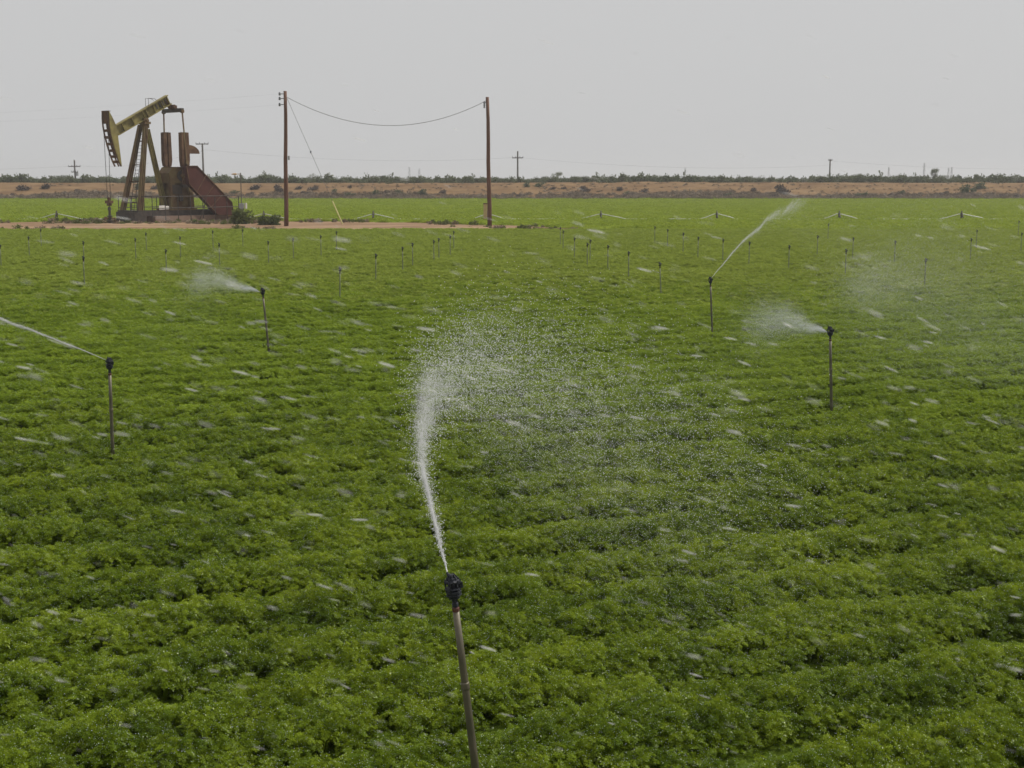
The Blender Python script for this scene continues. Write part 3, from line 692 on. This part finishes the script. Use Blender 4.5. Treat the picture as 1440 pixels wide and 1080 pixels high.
# motor under the guard's end
mo = (GP[3] + GP[4]) / 2 + Vector((-.3, .9, .35))
mb = MB(); mb.lathe([(.1, -.62), (.36, -.6), (.42, -.5), (.42, .4), (.36, .5), (.2, .6), (.1, .62)], 18, c=mo, ax=(0, 1, 0)); mb.box(mo + Vector((0, 0, -.5)), .8, 1.1, .16); mb.box(mo + Vector((.1, -.1, .45)), .3, .3, .2); mk(mb, 'motor', M_dark)
# skid, concrete foot, front block
fb = (LEGS[0][1] + LEGS[1][1]) / 2; xe = GP[3].x + .3
mb = MB()
for yy in (-.85, .85):
    mb.box(((fb.x + xe) / 2, yy, .82), xe - fb.x, .22, .42)
for k in range(9): xx = fb.x + (xe - fb.x) * (k + .5) / 9; mb.box((xx, 0, .80), .16, 1.68, .3)
mk(mb, 'skid', M_dark)
mb = MB(); mb.box(((fb.x + 1.4 + xe) / 2, 0, .30), xe - fb.x - 1.2, 2.7, .6); mk(mb, 'concrete_base', M_concrete)
mb = MB(); mb.box((fb.x, 0, .50), 1.1, 2.5, .92); mb.box((fb.x, 0, 1.02), .95, 2.3, .1); mk(mb, 'front_block', M_dark)
# guard railing round the machine
mb = MB(); ry = -2.6; x0, x1 = fb.x + .4, xe - .2
for y_ in (-2.3, 2.3):
    for zz in (1.25, 2.15): mb.tube([(x0, y_, zz), (x1, y_, zz)], .035, 5)
    for k in range(8): xx = x0 + (x1 - x0) * k / 7; mb.tube([(xx, y_, 0), (xx, y_, 2.15)], .035, 5)
for xx in (x0, x1): mb.tube([(xx, -2.3, 2.15), (xx, 2.3, 2.15)], .035, 5)
mb.tube([(x0 + (x1 - x0) * .62, -2.3, 2.1), (x0 + (x1 - x0) * .52, -2.3, .1)], .03, 5)
mk(mb, 'railing', M_dark)
mb = MB(); lc = mpt(loc(188, 290, 1.2))
for s2 in (-.3, .3): mb.tube([lc + Vector((s2, 0, -.9)), lc + Vector((s2, 0, .75))], .035, 5)
for k in range(6): mb.tube([lc + Vector((-.3, 0, -.8 + k * .28)), lc + Vector((.3, 0, -.8 + k * .28))], .025, 4)
mk(mb, 'access_ladder', M_dark)
sp = mpt(loc(228, 292, 1.9)); mb = MB(); mb.box(sp, .55, .03, .33); mk(mb, 'warning_sign', M_white)
sp = mpt(loc(235.3, 292, 1.9)); mb = MB(); mb.box(sp, .3, .03, .26); mk(mb, 'warning_sign', M_white)
# handrail on top of the beam
p = A.lerp(B, .63) + upb * hb / 2; q = A.lerp(B, .74) + upb * hb / 2
mb = MB()
for yy in (-.2, .2):
    mb.tube([p + Vector((0, yy, 0)), p + Vector((0, yy, .62)), p + Vector((.55, yy, .62)), p + Vector((.75, yy, .5))], .02, 4)
mk(mb, 'beam_handrail', M_dark)
# bolted blotches at the tail: stiffener brackets
mb = MB()
for t in (.76, .82, .88, .93): c_ = A.lerp(B, t); mb.bar(c_ - upb * .18 + Vector((0, -.06, 0)), c_ + upb * .2 + Vector((0, -.06, 0)), .12, .05, dirb)
mk(mb, 'tail_bracket', M_dark)
# bridle, carrier bar, polished rod, wellhead
wx = fr[2].x - .12
h1 = off(onf(.22), .3) ; h2 = off(onf(.22), -.38)
cbz = loc(148, 284, 0).z
mb = MB()
for yy in (-.22, .22):
    pts_ = [off(onf(t), -yy * 1.5) + Vector((-.07, 0, 0)) for t in (.02, .1, .18)] + [Vector((wx, yy * .9, cbz + .1))]
    mb.tube(pts_, .022, 5)
mk(mb, 'bridle_cable', M_dark, hd)
mb = MB(); mb.box((wx, 0, cbz), .35, .62, .22); mb.tube([(wx, 0, cbz + .35), (wx, 0, cbz - .2)], .12, 8); mb.tube([(wx, 0, cbz - .1), (wx, 0, cbz - .3)], .2, 8)
mb.tube([(wx, 0, cbz), (wx, 0, .8)], .03, 6); mk(mb, 'carrier_bar', M_rust)
# wellhead: a thing of its own
we = empty('wellhead', PJ.matrix_world @ Vector((0, 0, 0))); 
Mx = Matrix.Translation(O) @ Matrix.Rotation(TH, 4, 'Z'); we.location = Mx @ Vector((wx, 0, 0)); we.rotation_euler = (0, 0, TH)
tag(we, 'short dark wellhead with valves below the pumpjack horsehead', 'wellhead')
mb = MB(); mb.lathe([(.16, 0), (.16, .25), (.22, .26), (.22, .34), (.12, .36), (.12, .6), (.2, .62), (.2, .7), (.1, .72), (.09, 1.1), (.14, 1.12), (.13, 1.32), (.05, 1.4)], 12); mb.build('stuffing_box', M_dark, we)
mb = MB(); mb.tube([(-.45, 0, .5), (.45, 0, .5)], .06, 7); mb.tube([(.45, 0, .5), (.5, 0, .0)], .06, 7); mb.build('flow_pipe', M_rust, we)
mb = MB(); mb.lathe([(.14, 0), (.14, .03)], 12, c=(-.45, -.1, .5), ax=(0, -1, 0)); mb.build('valve_wheel', M_rust, we)

# ------------------------------------------------------------------ tall poles and their wire
def lean_pole(px0, py0, px1, py1, zb, r0, r1, lab, name='utility_pole', group=None, m=M_wood):
    b = at_z(px0, py0, zb); b.z = 0; t = at_D(px1, py1, b.y)
    e = empty(name, b); tag(e, lab, 'utility pole', group); d = t - b
    mb = MB(); mb.tube([d * k / 6 + Vector((math.sin(k * 1.7) * .02, 0, -.3 if k == 0 else 0)) for k in range(7)], [r0 + (r1 - r0) * k / 6 for k in range(7)], 12)
    mb.build('post', m, e, True)
    return e, b, t
e1, b1, t1 = lean_pole(402.5, 318.5, 401.2, 128, .05, .165, .115, 'tall rusty brown wooden pole right of the pumpjack, insulators on its left side', group='tall bare wooden poles')
e2, b2, t2 = lean_pole(688.5, 317.5, 685.5, 136.5, .05, .17, .12, 'tall brown wooden pole at the right end of the sagging wire', group='tall bare wooden poles')
for k, py in enumerate((132, 138.5, 147)):
    a = at_D(399, py, b1.y) - b1; mb = MB(); mb.tube([a, a + Vector((-.28, 0, 0))], .03, 5)
    mb.lathe([(.03, -.12), (.085, -.1), (.06, -.03), (.09, 0), (.06, .06), (.08, .09), (.03, .12)], 10, c=a + Vector((-.3, 0, 0))); mb.build('insulator', M_ins, e1, True)
a = at_D(681, 146, b2.y) - b2; mb = MB(); mb.tube([at_D(685, 142, b2.y) - b2, a], .025, 5)
mb.lathe([(.03, -.3), (.08, -.27), (.05, -.18), (.08, -.1), (.05, -.02), (.08, .08), (.03, .2)], 10, c=a); mb.build('insulator', M_ins, e2, True)
mb = MB(); a = at_D(403.5, 222, b1.y) - b1; mb.box(a + Vector((.14, 0, 0)), .12, .12, .3); mb.build('bracket', M_box, e1)
def wire(pts, r, lab, name='wire', m=M_wire, cat='wire', group=None):
    mb = MB(); mb.tube(pts, r, 5); o = mb.build(name, m, None, True); tag(o, lab, cat, group); return o
def sag(a, b, s, n=28): return [a.lerp(b, k / n) - Vector((0, 0, s * 4 * (k / n) * (1 - k / n))) for k in range(n + 1)]
wa = at_D(403, 136.5, b1.y); wb = at_D(685, 141, b2.y)
sg = (wa.z + wb.z) / 2 - at_D(555, 176, b1.y).z
wire(sag(wa, wb, sg), .019, 'heavy sagging wire strung between the two tall poles', name='overhead_wire')
ga = at_D(403.5, 138, b1.y); gb_ = at_z(483, 318, .05)
gwire = empty('guy_wire', gb_); tag(gwire, 'thin slanting guy wire with yellow lower guard, staked right of the first tall pole', 'guy wire')
mb = MB(); mb.tube([ga - gb_, Vector((0, 0, 0))], .013, 5); mb.build('cable', M_wire, gwire)
mb = MB(); k = .20; mb.tube([(ga - gb_) * k, (ga - gb_) * .0], .045, 6); mb.build('guard_sleeve', M_yellow, gwire)
mb = MB(); mb.lathe([(.02, -.1), (.06, -.07), (.06, .07), (.02, .1)], 8, c=(ga - gb_) * .585); mb.build('strain_insulator', M_ins, gwire)
wl = at_D(399, 131.5, b1.y); 
wire(sag(wl, wl + Vector((-60, 26, -.8)), .5), .002, 'upper faint wire running left from the first tall pole above the pumpjack', name='overhead_wire', group='faint wires left of the first tall pole')
wl2 = at_D(399, 147, b1.y)
wire(sag(wl2, wl2 + Vector((-60, 26, -.6)), .5), .002, 'lower faint wire running left from the first tall pole toward the pumpjack beam', name='overhead_wire', group='faint wires left of the first tall pole')

# marker post by pole two, meter box with mast
p = at_z(682.5, 314, .0); p = Vector((p.x, b2.y + 10, 0)); p = at_D(682.5, 300, b2.y + 12); p.z = 0
e = empty('marker_post', p); tag(e, 'short tan marker post standing just left of the second tall pole', 'post'); hz = at_D(682, 287, p.y).z
mb = MB(); mb.box((0, 0, hz / 2), .3, .25, hz); mb.build('post', M_tan, e); mb = MB(); mb.box((0, 0, hz + .04), .36, .3, .08); mb.build('cap', M_wood, e)
p = at_D(340, 296, 112); p.z = 0; e = empty('meter_pole', p); tag(e, 'thin meter pole with grey box and small arm behind the large bush', 'meter pole')
zt = at_D(340, 243, 112).z; mb = MB(); mb.tube([(0, 0, 0), (0, 0, zt)], .045, 6); mb.build('post', M_wood_grey, e)
zb = at_D(341, 291, 112).z; mb = MB(); mb.box((0, -.1, zb), .42, .25, .62); mb.build('meter_box', M_box, e)
mb = MB(); mb.box((.38, -.05, zb + .1), .16, .2, .5); mb.build('switch_box', M_white, e)
mb = MB(); mb.tube([(0, 0, zt - .1), (-.8, 0, zt - .12)], .03, 5); mb.lathe([(.03, -.02), (.09, .05), (.06, .35), (.02, .4)], 8, c=(-.35, 0, zt - .11), ax=(-1, 0, 0)); mb.build('arm', M_tan, e)

# ------------------------------------------------------------------ distant utility poles and wires
def dpole(px, pytop, Y, lab, arms, tr=False):
    t = at_D(px, pytop, Y); b = Vector((t.x, Y, float(bankz(np.array([t.x]), np.array([Y]))[0]) - .2)); h = t.z - b.z
    e = empty('utility_pole', b); tag(e, lab, 'utility pole', 'small distant utility poles')
    mb = MB(); mb.tube([(0, 0, 0), (0, 0, h)], [.2, .15], 8); mb.build('post', M_wood_grey, e)
    for dz, w in arms:
        mb = MB(); mb.box((0, -.2, h - dz), w, .14, .17)
        mb.build('crossarm', M_wood_grey, e)
        for s2 in (-.48, -.2, .2, .48):
            mb = MB(); mb.lathe([(.04, 0), (.09, .05), (.07, .12), (.09, .16), (.04, .25)], 7, c=(s2 * w, -.2, h - dz + .08)); mb.build('insulator', M_ins, e)
    if tr: mb = MB(); mb.lathe([(.28, 0), (.3, .05), (.3, .8), (.2, .88), (.05, .9)], 12, c=(.42, 0, h - 3.4)); mb.build('transformer', M_box, e)
    return t
DY = BANK_Y + 60
T1 = dpole(104.5, 225, DY, 'distant pole with crossarm and transformer, farthest left', [(1.4, 2.6), (2.6, 1.4)], True)
T2 = dpole(284.5, 201.5, DY - 35, 'distant pole with one top crossarm just right of the pumpjack counterweight', [(.15, 2.4)])
T3 = dpole(728, 212.5, DY - 20, 'distant pole with one crossarm right of the second tall pole', [(1.35, 2.2)])
T4 = dpole(1167.5, 224, DY + 20, 'slim distant pole with tiny crossarm at right', [(.25, .9)])
for i, (a, b, dz, lab) in enumerate(((T3, T4, -1.3, 'faint long wire between the two distant poles at right'), (T2, T3, -1.2, 'faint long wire passing behind the two tall poles'), (T1, T2, -1.2, 'faint long wire behind the pumpjack legs'),
                                (T4, T4 + Vector((80, 5, -1)), -.4, 'faint long wire running off to the right edge'), (T1 + Vector((-60, 0, 1.)), T1, -1.2, 'faint long wire running off to the left edge'))):
    wire(sag(a + Vector((.6, 0, dz)), b + Vector((.6, 0, dz)), 1.3), .010, lab, name='overhead_wire', group='faint distant wires')
for px, pt, lab in ((575.5, 235, 'faint far mast, left one of a pair between the tall poles'), (589.5, 237, 'faint far mast, right one of a pair between the tall poles'), (963.5, 236, 'faint lone far mast in the middle of the skyline'), (1250, 235, 'faint lone far mast right of the slim distant pole'),
                    (1300, 229, 'faint tall far mast just left of the ragged dark tree'), (1334, 236, 'faint far mast, left one of a pair right of the ragged dark tree'), (1338.5, 235, 'faint far mast, right one of a pair right of the ragged dark tree')):
    Y = 560; t = at_D(px, pt, Y); e = empty('mast', Vector((t.x, Y, 1.5))); tag(e, lab, 'mast', 'far masts on the skyline'); h = t.z - 1.5
    mb = MB()
    for a in (0, 2.1, 4.2):
        mb.tube([(math.cos(a) * .5, math.sin(a) * .5, 0), (math.cos(a) * .22, math.sin(a) * .22, h)], .07, 4)
    for k in range(int(h)): mb.tube([(-.4 if k % 2 else .4, -.2, k), (.4 if k % 2 else -.4, -.2, k + 1)], .05, 4)
    mb.build('lattice', M_mast, e)

# ------------------------------------------------------------------ irrigation mainline in the far field
ML = at_z(685, 304.5, .38).y
xs_h = [at_D(x, 303, ML).x for x in (-80, 80, 228, 371, 525, 685, 845, 1008, 1180, 1352, 1520)]
ml = empty('irrigation_mainline', (0, ML, 0)); tag(ml, 'long white aluminium irrigation main laid across the far field, peaked at each valve', 'irrigation pipe')
mb = MB(); pts = [Vector((-120, 0, .17))]
for k, x in enumerate(xs_h):
    w = 1.05 + .2 * math.sin(k * 2.3); pts += [Vector((x - w * 1.5, 0, .17)), Vector((x - w, 0, .30)), Vector((x - .2, 0, .58 + .03 * math.sin(k))), Vector((x + .2, 0, .58)), Vector((x + w * 1.3, 0, .30)), Vector((x + w * 1.7, 0, .17))]
pts.append(Vector((120, 0, .17))); mb.tube(pts, .034, 8); mb.build('pipe', M_alu, ml, True)
for x in xs_h:
    mb = MB(); mb.lathe([(.08, .1), (.08, .5), (.11, .52), (.11, .64), (.05, .66), (.04, .70), (.08, .71), (.08, .74)], 10, c=(x, 0, 0)); mb.tube([(x, 0, .85), (x, -.45, .3)], .05, 6); mb.build('valve', M_dark, ml)

# ------------------------------------------------------------------ sprinklers
ZH = 1.31
def head_lod(hi):
    parts = {}
    n = 18 if hi else 8
    b = MB(); b.lathe([(.012, -.085), (.019, -.083), (.019, -.068), (.016, -.066), (.0165, -.052), (.022, -.048), (.034, -.036), (.043, -.024), (.045, -.014), (.041, -.010), (.02, -.008)], n)
    if hi:
        for k in range(6):
            a = 2 * math.pi * k / 6 + .2
            c0 = Vector((math.cos(a), math.sin(a), 0))
            b.bar(c0 * .041 + Vector((0, 0, -.018)), c0 * .043 + Vector((0, 0, .03)), .008, .007, c0.cross(Vector((0, 0, 1))))
        for zz_, rr_ in ((-.044, .030), (-.030, .043), (.0, .047)):
            b.lathe([(rr_ - .004, zz_ - .003), (rr_ + .002, zz_ - .002), (rr_ + .002, zz_ + .002), (rr_ - .004, zz_ + .003)], n)
    parts['body'] = b
    cp = MB(); cp.lathe([(.02, .024), (.042, .026), (.044, .032), (.035, .040), (.031, .041), (.030, .050), (.020, .052), (.018, .060), (.010, .066), (.004, .067)], n)
    if hi:
        for k in range(9):
            a = 2 * math.pi * k / 9; cp.bar((math.cos(a) * .045, math.sin(a) * .045, .022), (math.cos(a) * .046, math.sin(a) * .046, .040), .006, .006); cp.bar((math.cos(a) * .036, math.sin(a) * .036, .042), (math.cos(a) * .014, math.sin(a) * .014, .068), .005, .008)
    parts['cap'] = cp
    nz = MB(); nz.lathe([(.012, -.02), (.016, 0), (.014, .03)], n if hi else 6)
    parts['nozzle_core'] = nz
    ar = MB(); ar.tube([(0, 0, .03), (-.018, .012, .055), (-.026, .02, .075)], [.012, .010, .007], 10 if hi else 5); ar.bar((.0, 0, .012), (.058, -.012, .012), .012, .02); ar.bar((.05, -.014, .006), (.052, -.02, .03), .016, .005)
    parts['nozzle'] = ar
    return parts
def make_sprinkler(hi):
    e = empty('sprinkler', (0, 0, 0))
    mb = MB(); nn = 14 if hi else 7
    prof = [(.0225, -(ZH if hi else 1.02)), (.0215, -.9), (.020, -.4), (.0185, -.105)]
    mb.lathe(prof, nn)
    if hi: mb.lathe([(.0235, -.55), (.0245, -.545), (.0245, -.515), (.0235, -.51)], nn)
    mb.build('riser_pipe', M_pipe if hi else M_pipe_dark, e, True)
    mb = MB(); mb.lathe([(.019, -.106), (.0205, -.104), (.0205, -.087), (.018, -.085)], nn); mb.build('red_ring', M_ring, e)
    for k, p in head_lod(hi).items():
        if hi: p.v = [(x * .93, y * .93, -.106 + (z + .106) * 1.22 if z < .03 else .06 + (z - .03) * 1.1) for x, y, z in p.v]
        p.build(k, M_black, e)
    return e
SPR = []
def orient(e, px, py, bx, by, zh):
    h = at_z(px, py, zh)
    if bx is None: b = Vector((h.x, h.y, 0))
    else:
        c = at_z(bx, by, CROP)                       # where the pipe enters the foliage
        # the pipe stands about upright towards / away from the viewer
        d0 = h - at_D(bx, by, h.y); d0.normalize(); b = h - d0 * (zh / d0.z)
    d = (h - b).normalized(); e.location = h; e.rotation_euler = Vector((0, 0, 1)).rotation_difference(d).to_euler()
    return h
hi_p = make_sprinkler(True); lo_p = make_sprinkler(False)
used = [False, False]
def place(px, py, bx, by, lab, hi, group='sprinklers on risers in the near field', rz=0, sc=1):
    src = hi_p if hi else lo_p; k = 0 if hi else 1
    e = src if not used[k] else copy_tree(src); used[k] = True
    h = orient(e, px, py, bx, by, ZH if hi else 1.02); e.scale = (sc, sc, 1) if hi else (sc, sc, 1)
    tag(e, lab, 'sprinkler', group); return h
H0 = place(638, 833, 668.5, 1080, 'nearest sprinkler on a leaning galvanized riser, shooting a white jet away at bottom centre', True)
H3 = place(154, 515, 158.5, 634, 'sprinkler on a rusty riser at left throwing a thin jet off the left edge', True)
H1 = place(1167.5, 469, 1169, 565, 'sprinkler on a dark riser at right blowing a misty fan to its left', True)
H4 = place(369.5, 412, 376, 473, 'sprinkler on a slightly leaning riser blowing a soft fan left, left of centre', True)
H2 = place(999, 396, 1001, 452, 'sprinkler on a thin riser sending a long jet up to the right', True)
LC = [(478, 379, 478, 416), (528.5, 359.5, 528.5, 383), (566, 349.5), (580, 344), (610, 340), (617, 337), (633, 333), (638, 327)]
RC = [(928, 372, 929, 402), (884, 356, 884, 385), (855, 347), (830, 339), (826, 344), (808, 336), (792, 326), (788, 321)]
ordn = ['first', 'second', 'third', 'fourth', 'fifth', 'sixth', 'seventh', 'eighth', 'ninth', 'tenth', 'eleventh', 'twelfth', 'thirteenth', 'fourteenth', 'fifteenth', 'sixteenth', 'seventeenth', 'eighteenth']
for nm, col in (('line left of the central spray', LC), ('line right of the second tall pole', RC)):
    for i, c in enumerate(col):
        c = c if len(c) == 4 else (c[0], c[1], None, None)
        place(*c, 'small sprinkler, %s from front in the %s' % (ordn[i], nm), False)
RR = [(1302, 366), (1190, 353), (1110, 347), (1054, 342), (1259, 340.5), (1017, 338), (1366, 337), (1200, 336), (982, 335), (1150, 333), (961, 329), (1437, 329), (1374, 325), (939, 324), (921, 320), (1165, 316), (1433, 312)]
RR.sort(key=lambda c: -c[1])
for i, c in enumerate(RR):
    place(c[0], c[1], None, None, 'tiny idle sprinkler at far right of the field, %s from the front' % ordn[i], False)
LL = [(117, 363), (0, 346), (308, 344), (233, 353), (117, 341.5), (377, 341), (190, 337), (412, 336.7), (40, 334.6), (253, 334.6), (451, 333), (473, 327), (299, 326), (341, 324), (57, 323.5), (205, 329)]
LL.sort(key=lambda c: -c[1])
for i, c in enumerate(LL):
    place(c[0], c[1], None, None, 'tiny idle sprinkler at far left of the field, %s from the front' % ordn[i], False)

# ------------------------------------------------------------------ water
def tets(P, r, mats, name, stretch=None, sdir=None):
    """one small closed tetrahedral bead per point, randomly turned"""
    n = len(P); T = np.array([[1, 1, 1], [1, -1, -1], [-1, 1, -1], [-1, -1, 1]]) / math.sqrt(3)
    q = rng.normal(size=(n, 4)); q /= np.linalg.norm(q, axis=1)[:, None]; a, b, c, d = q.T
    Rm = np.stack([1 - 2 * (c * c + d * d), 2 * (b * c - a * d), 2 * (b * d + a * c), 2 * (b * c + a * d), 1 - 2 * (b * b + d * d), 2 * (c * d - a * b), 2 * (b * d - a * c), 2 * (c * d + a * b), 1 - 2 * (b * b + c * c)], 1).reshape(n, 3, 3)
    v = np.einsum('nij,kj->nki', Rm, T) * r[:, None, None] + P[:, None, :]
    base = (np.arange(n) * 4)[:, None, None]; f = np.array([[0, 1, 2], [0, 3, 1], [0, 2, 3], [1, 3, 2]])[None] + base
    return np_obj(name, v.reshape(-1, 3), f.reshape(-1, 3), mats)
def simulate(h, az, el, v0, n, wind, dmin, dmax, turb, T, r_lo, r_hi, spin=0, cone=.02, dexp=1.0, tmin=0, ragged=.006):
    """beads of a running jet: every bead left the nozzle some time ago and has flown with drag and wind since"""
    age = tmin + rng.uniform(0, 1, n) * (T - tmin)
    d = dmin * (dmax / dmin) ** (rng.uniform(0, 1, n) ** dexp)     # mm
    k = 4.5e-4 / (d / 1000) * (1 + .6 / d)
    a = az - spin * age + rng.normal(0, cone, n); e = el + rng.normal(0, cone, n)
    vel = np.stack([np.cos(e) * np.sin(a), np.cos(e) * np.cos(a), np.sin(e)], 1) * v0 * rng.normal(1, .05, n)[:, None]
    pu = lambda q, s_: np.sin(age * q + s_) + .7 * np.sin(age * q * 2.37 + s_ * 3) + .5 * np.sin(age * q * 5.1 + s_ * 7)
    a = a + ragged * pu(38, 1.0); e = e + ragged * pu(47, 2.0)
    vel = np.stack([np.cos(e) * np.sin(a), np.cos(e) * np.cos(a), np.sin(e)], 1) * v0 * (rng.normal(1, .04, n) * (1 + ragged * 2 * pu(29, 5)))[:, None]
    P = np.tile(np.array(h, dtype=float), (n, 1)); w = np.array(wind) + rng.normal(0, 1, (n, 3)) * turb
    steps = 60; dt = (age / steps)[:, None]
    # the dense core shields beads from drag at first
    for s_ in range(steps):
        t = s_ * dt[:, 0]; sh = np.clip(t / .22, .08, 1)
        rel = vel - w; sp = np.linalg.norm(rel, axis=1)[:, None]
        acc = -k[:, None] * sh[:, None] * sp * rel; acc[:, 2] -= 9.81
        vel = vel + acc * dt; P = P + vel * dt
    ok = P[:, 2] > .28
    r = (r_lo + (r_hi - r_lo) * rng.uniform(0, 1, n) ** 2) / 1000
    return P[ok], r[ok]
def spray(label, sets, name='water_spray', m=None):
    Ps, rs = zip(*sets); o = tets(np.concatenate(Ps), np.concatenate(rs), m or M_spray, name); tag(o, label, 'water spray', 'sprinkler sprays', 'stuff'); return o
noz0 = H0 + Vector((-.035, .02, .105))
W0 = (2.3, -.3, 0)
def az_of(dx, dy): return math.atan2(dx, dy)
aj = az_of(-.32, 1.6)
spray('white jet from the nearest sprinkler breaking into a cloud of drops that drifts right', [
    simulate(noz0, aj, R(15), 13.5, 12000, W0, 3, 6.0, .02, .10, 1.6, 2.8, cone=.004, spin=-.3, ragged=.002),
    simulate(noz0, aj, R(15), 13.5, 22000, W0, 1.5, 4.0, .12, .34, 1.3, 3.2, cone=.012, spin=-.3),
    simulate(noz0, aj, R(16), 13.5, 15000, W0, 1.2, 4.5, .3, .9, 1.8, 5.0, cone=.036, spin=-.32, ragged=.012),
    simulate(noz0, aj + .02, R(18), 14, 36000, W0, 1.1, 4.5, .5, 1.25, 1.8, 6.0, cone=.05, spin=-.42, tmin=.2, ragged=.014),
    simulate(noz0, aj + .02, R(17), 14, 52000, (2.1, -.4, 0), .4, 1.3, .6, 1.6, 1.2, 2.8, cone=.06, spin=-.3, tmin=.3)])
jm = MB(); d0 = Vector((math.sin(aj) * math.cos(R(17)), math.cos(aj) * math.cos(R(17)), math.sin(R(17))))
noz3 = H3 + Vector((-.03, .0, .07))
spray('thin white jet running off the left edge from the rusty riser', [
    simulate(noz3, az_of(-1, .25), R(20), 14, 26000, (1.5, -.3, 0), 2.5, 6.0, .05, .16, 1.2, 2.4, cone=.006),
    simulate(noz3, az_of(-1, .25), R(20), 14, 9000, (1.5, -.3, 0), 1.5, 5.0, .3, .5, 1.5, 2.6, cone=.02)])
noz2 = H2 + Vector((.02, .02, .07))
spray('long white jet rising to the right from the thin riser beyond', [
    simulate(noz2, az_of(.62, .9), R(27), 14, 30000, (1.5, -.3, 0), 2.8, 6.0, .06, .46, 1.6, 2.7, cone=.005),
    simulate(noz2, az_of(.62, .9), R(27), 14, 12000, (1.5, -.3, 0), 1.0, 5.0, .4, 1.0, 1.8, 2.8, cone=.02)])
noz1 = H1 + Vector((-.05, -.02, .02))
spray('misty white fan blowing left from the sprinkler on the dark riser at right', [
    simulate(noz1, az_of(-.62, -.5), R(17), 9, 42000, (.4, -.2, 0), .5, 3.0, .25, .24, 1.2, 2.8, cone=.11, ragged=.03),
    simulate(noz1, az_of(-.75, -.3), R(18), 9, 22000, (.5, 0, 0), .3, 1.2, .6, 1.2, 1.2, 2.2, cone=.3)], m=M_mist)
spray('pale mist drifting over the crop to the right of the dark riser', [
    simulate(noz1, az_of(.55, .85), R(25), 12, 70000, (1.8, .1, 0), .45, 3.0, .5, 1.1, 1.8, 3.4, cone=.13, spin=-.35, tmin=.1, ragged=.03),
    simulate(noz1, az_of(.45, .7), R(20), 11, 90000, (1.5, .0, 0), .35, 2.2, .9, 1.5, 1.8, 3.2, cone=.34, spin=-.2, tmin=.1, ragged=.03)], m=M_mist, name='water_mist')
noz4 = H4 + Vector((-.05, -.02, .02))
spray('soft white fan blowing left from the slightly leaning riser', [
    simulate(noz4, az_of(-.62, -.7), R(19), 9, 32000, (.4, -.2, 0), .6, 3.0, .25, .22, 1.6, 3.2, cone=.10, ragged=.03),
    simulate(noz4, az_of(-.8, -.2), R(18), 9, 12000, (.5, 0, 0), .3, 1.2, .6, 1.2, 1.5, 2.8, cone=.3)], m=M_mist)

# wind-blown drops in the air between the camera and the field
n = 1500
ico = []
for k in range(6):
    a = 2 * math.pi * k / 6; ico.append((0, math.cos(a), math.sin(a)))
base = [(-1, 0, 0)] + [(-.55, .8 * y, .8 * z) for _, y, z in ico] + [(.2, y, z) for _, y, z in ico] + [(.7, .6 * y, .6 * z) for _, y, z in ico] + [(1, 0, 0)]
bf = [(0, 1 + (k + 1) % 6, 1 + k) for k in range(6)]
tri = []
for r0_ in (1, 7):
    for k in range(6):
        k2 = (k + 1) % 6; tri += [(r0_ + k, r0_ + k2, r0_ + 6 + k2), (r0_ + k, r0_ + 6 + k2, r0_ + 6 + k)]
tri += bf + [(13 + k, 13 + (k + 1) % 6, 19) for k in range(6)]
base = np.array(base); tri = np.array(tri)
Yd = .85 * (2.8 / .85) ** (rng.uniform(0, 1, n)); Xd = rng.uniform(-1, 1, n) * (.43 * Yd + .15)
pyd = np.where(rng.uniform(0, 1, n) < .6, rng.normal(500, 150, n), rng.uniform(60, 1090, n))
Zd = CAMZ - (pyd - 252) / F * Yd * 1.01
sky_ = pyd < 300; keep = ~sky_ | (rng.uniform(0, 1, n) < .22)
pxd = 720 + Xd / Yd * F
for hx_, hy_ in ((638, 828), (1167, 469), (999, 396), (154, 515)): keep &= ~((abs(pxd - hx_) < 30) & (abs(pyd - hy_) < 34))
Xd, Yd, Zd = Xd[keep], Yd[keep], Zd[keep]; n = len(Xd)
ln = (.0022 + .0042 * rng.uniform(0, 1, n) ** 1.6) * Yd; ln = ln * 1.3; th_ = ln * rng.uniform(.075, .13, n)
an = rng.normal(R(15), R(5), n); yaw = rng.normal(0, .2, n)
v = base[None] * np.stack([ln, th_, th_], 1)[:, None, :]
ca, sa = np.cos(-an)[:, None], np.sin(-an)[:, None]
x = v[..., 0] * ca - v[..., 2] * sa; z = v[..., 0] * sa + v[..., 2] * ca; y = v[..., 1]
cy, sy = np.cos(yaw)[:, None], np.sin(yaw)[:, None]
v = np.stack([x * cy - y * sy, x * sy + y * cy, z], -1) + np.stack([Xd, Yd, Zd], 1)[:, None, :]
f = tri[None] + (np.arange(n) * 20)[:, None, None]
o = np_obj('water_droplets', v.reshape(-1, 3), f.reshape(-1, 3), M_drop, True)
tag(o, 'wind-blown water drops flying through the air in front of the field', 'water drops', kind='stuff')

# ------------------------------------------------------------------ haze
mb = MB(); mb.box((0, 1230, 10), 4400, 2600, 22.4)
HZ = bpy.data.materials.new('haze'); HZ.use_nodes = True; N = HZ.node_tree.nodes; N.remove(N['Principled BSDF'])
pv = N.new('ShaderNodeVolumePrincipled'); pv.inputs['Color'].default_value = (.93, .94, .96, 1); pv.inputs['Density'].default_value = .00045; pv.inputs['Anisotropy'].default_value = .2
HZ.node_tree.links.new(pv.outputs[0], N['Material Output'].inputs['Volume'])
hz = mb.build('haze', HZ); tag(hz, 'thin pale dusty haze over the fields', 'haze', kind='stuff')
